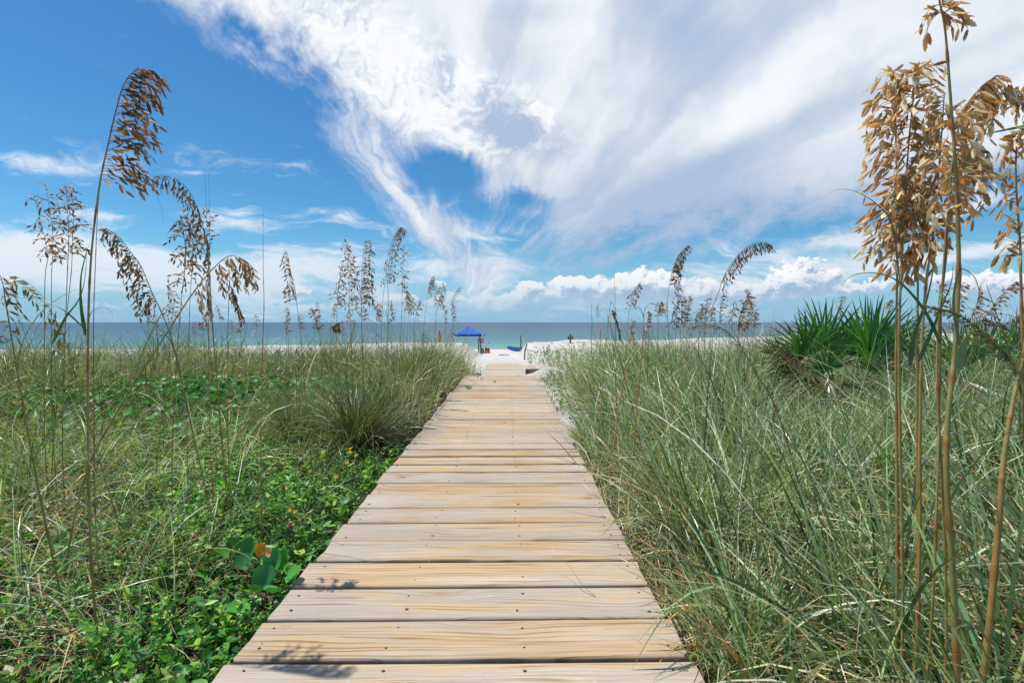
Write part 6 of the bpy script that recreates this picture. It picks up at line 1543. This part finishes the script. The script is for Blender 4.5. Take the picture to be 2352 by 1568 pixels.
    for i in range(n):
        t = i / (n - 1); x = -1.85 + L * t; wv = 0.40 * max(math.sin(math.pi * min(max(t, 0.0), 1.0)), 0) ** 0.55 + 0.012
        keel = 0.30 * (1 - t / 0.35) ** 2 if t < 0.35 else (0.12 * ((t - .75) / .25) ** 2 if t > .75 else 0)
        top = 0.42 + 0.22 * max(0, 1 - t / 0.4) ** 1.5
        for j in range(m2):
            a = -math.pi / 2 + math.pi * (j / (m2 - 1)) ; V.append((x, wv * math.sin(a), top - (top - keel) * math.cos(a) ** 0.7 if math.cos(a) > 1e-6 else top))
    F = [[i * m2 + j, i * m2 + j + 1, (i + 1) * m2 + j + 1, (i + 1) * m2 + j] for i in range(n - 1) for j in range(m2 - 1)]
    kb = plain_mat('kayak_blue', (0.005, 0.13, 0.50), 0.35, 0.5, 3.0, 0.08)
    MB().add(V, F).build('hull', kb, ky)
    rim = [V[i * m2] for i in range(n)] + [V[i * m2 + m2 - 1] for i in range(n)][::-1]; rim.append(rim[0])
    mb = MB(); tube(mb, np.array(rim), 0.03, seg=6, cap=False); mb.build('gunwale', plain_mat('kayak_rim', (0.003, 0.05, 0.22), 0.4, 0.4), ky)
    mb = MB(); box(mb, (0.1, 0, 0.25), (0.25, 0.66, 0.04), bev=0.01); mb.build('seat', black, ky)
    ky.rotation_euler = (0, 0, R(-12))
    # motorboat far out at the edge
    y = 92.0; p = at(-2, 787, y); p.z = CAM_Z - 4.1
    bt = tag(empty('motorboat', tuple(p)), 'small white motorboat with a blue stripe on the sea at the frame edge', 'motorboat')
    n = 16; V = []; m2 = 9; L = 5.0
    for i in range(n):
        t = i / (n - 1); x = -2.6 + L * t; wv = 0.95 * (1 - max(0, (t - .45) / .55) ** 2.2) + 0.02; keel = -0.15 + 0.5 * max(0, (t - .6) / .4) ** 2; top = 0.62 + 0.30 * t
        for j in range(m2):
            a = -1 + 2 * j / (m2 - 1); V.append((x, wv * a * (0.75 + .25 * abs(a)), keel + (top - keel) * abs(a) ** 1.8))
    F = [[i * m2 + j, i * m2 + j + 1, (i + 1) * m2 + j + 1, (i + 1) * m2 + j] for i in range(n - 1) for j in range(m2 - 1)]
    F2 = [[i * m2, i * m2 + m2 - 1, (i + 1) * m2 + m2 - 1, (i + 1) * m2] for i in range(n - 1)]
    F3 = [[k, k + 1, m2 - 1 - k - 1, m2 - 1 - k] for k in range(m2 // 2)]
    MB().add(V, F + F2 + F3).build('hull', white, bt)
    mb = MB(); tube(mb, np.array([(v[0], v[1] * 1.01 - .01, v[2] - .12) for v in V[0::m2]]), 0.06, seg=5); mb.build('stripe', blue, bt)
    mb = MB(); box(mb, (-0.2, 0, 1.05), (1.0, 1.2, 0.7), bev=0.08); mb.build('cabin', white, bt)
    mb = MB(); box(mb, (0.33, 0, 1.2), (0.06, 1.0, 0.35)); mb.build('windscreen', plain_mat('dark_glass', (0.03, 0.05, 0.07), 0.1, 0.6), bt)
    mb = MB(); box(mb, (-0.4, 0, 1.85), (1.7, 1.3, 0.07), bev=0.02); box(mb, (-1.1, .55, 1.3), (.04, .04, 1.1)); box(mb, (-1.1, -.55, 1.3), (.04, .04, 1.1)); mb.build('sunshade', blue, bt)
rest()
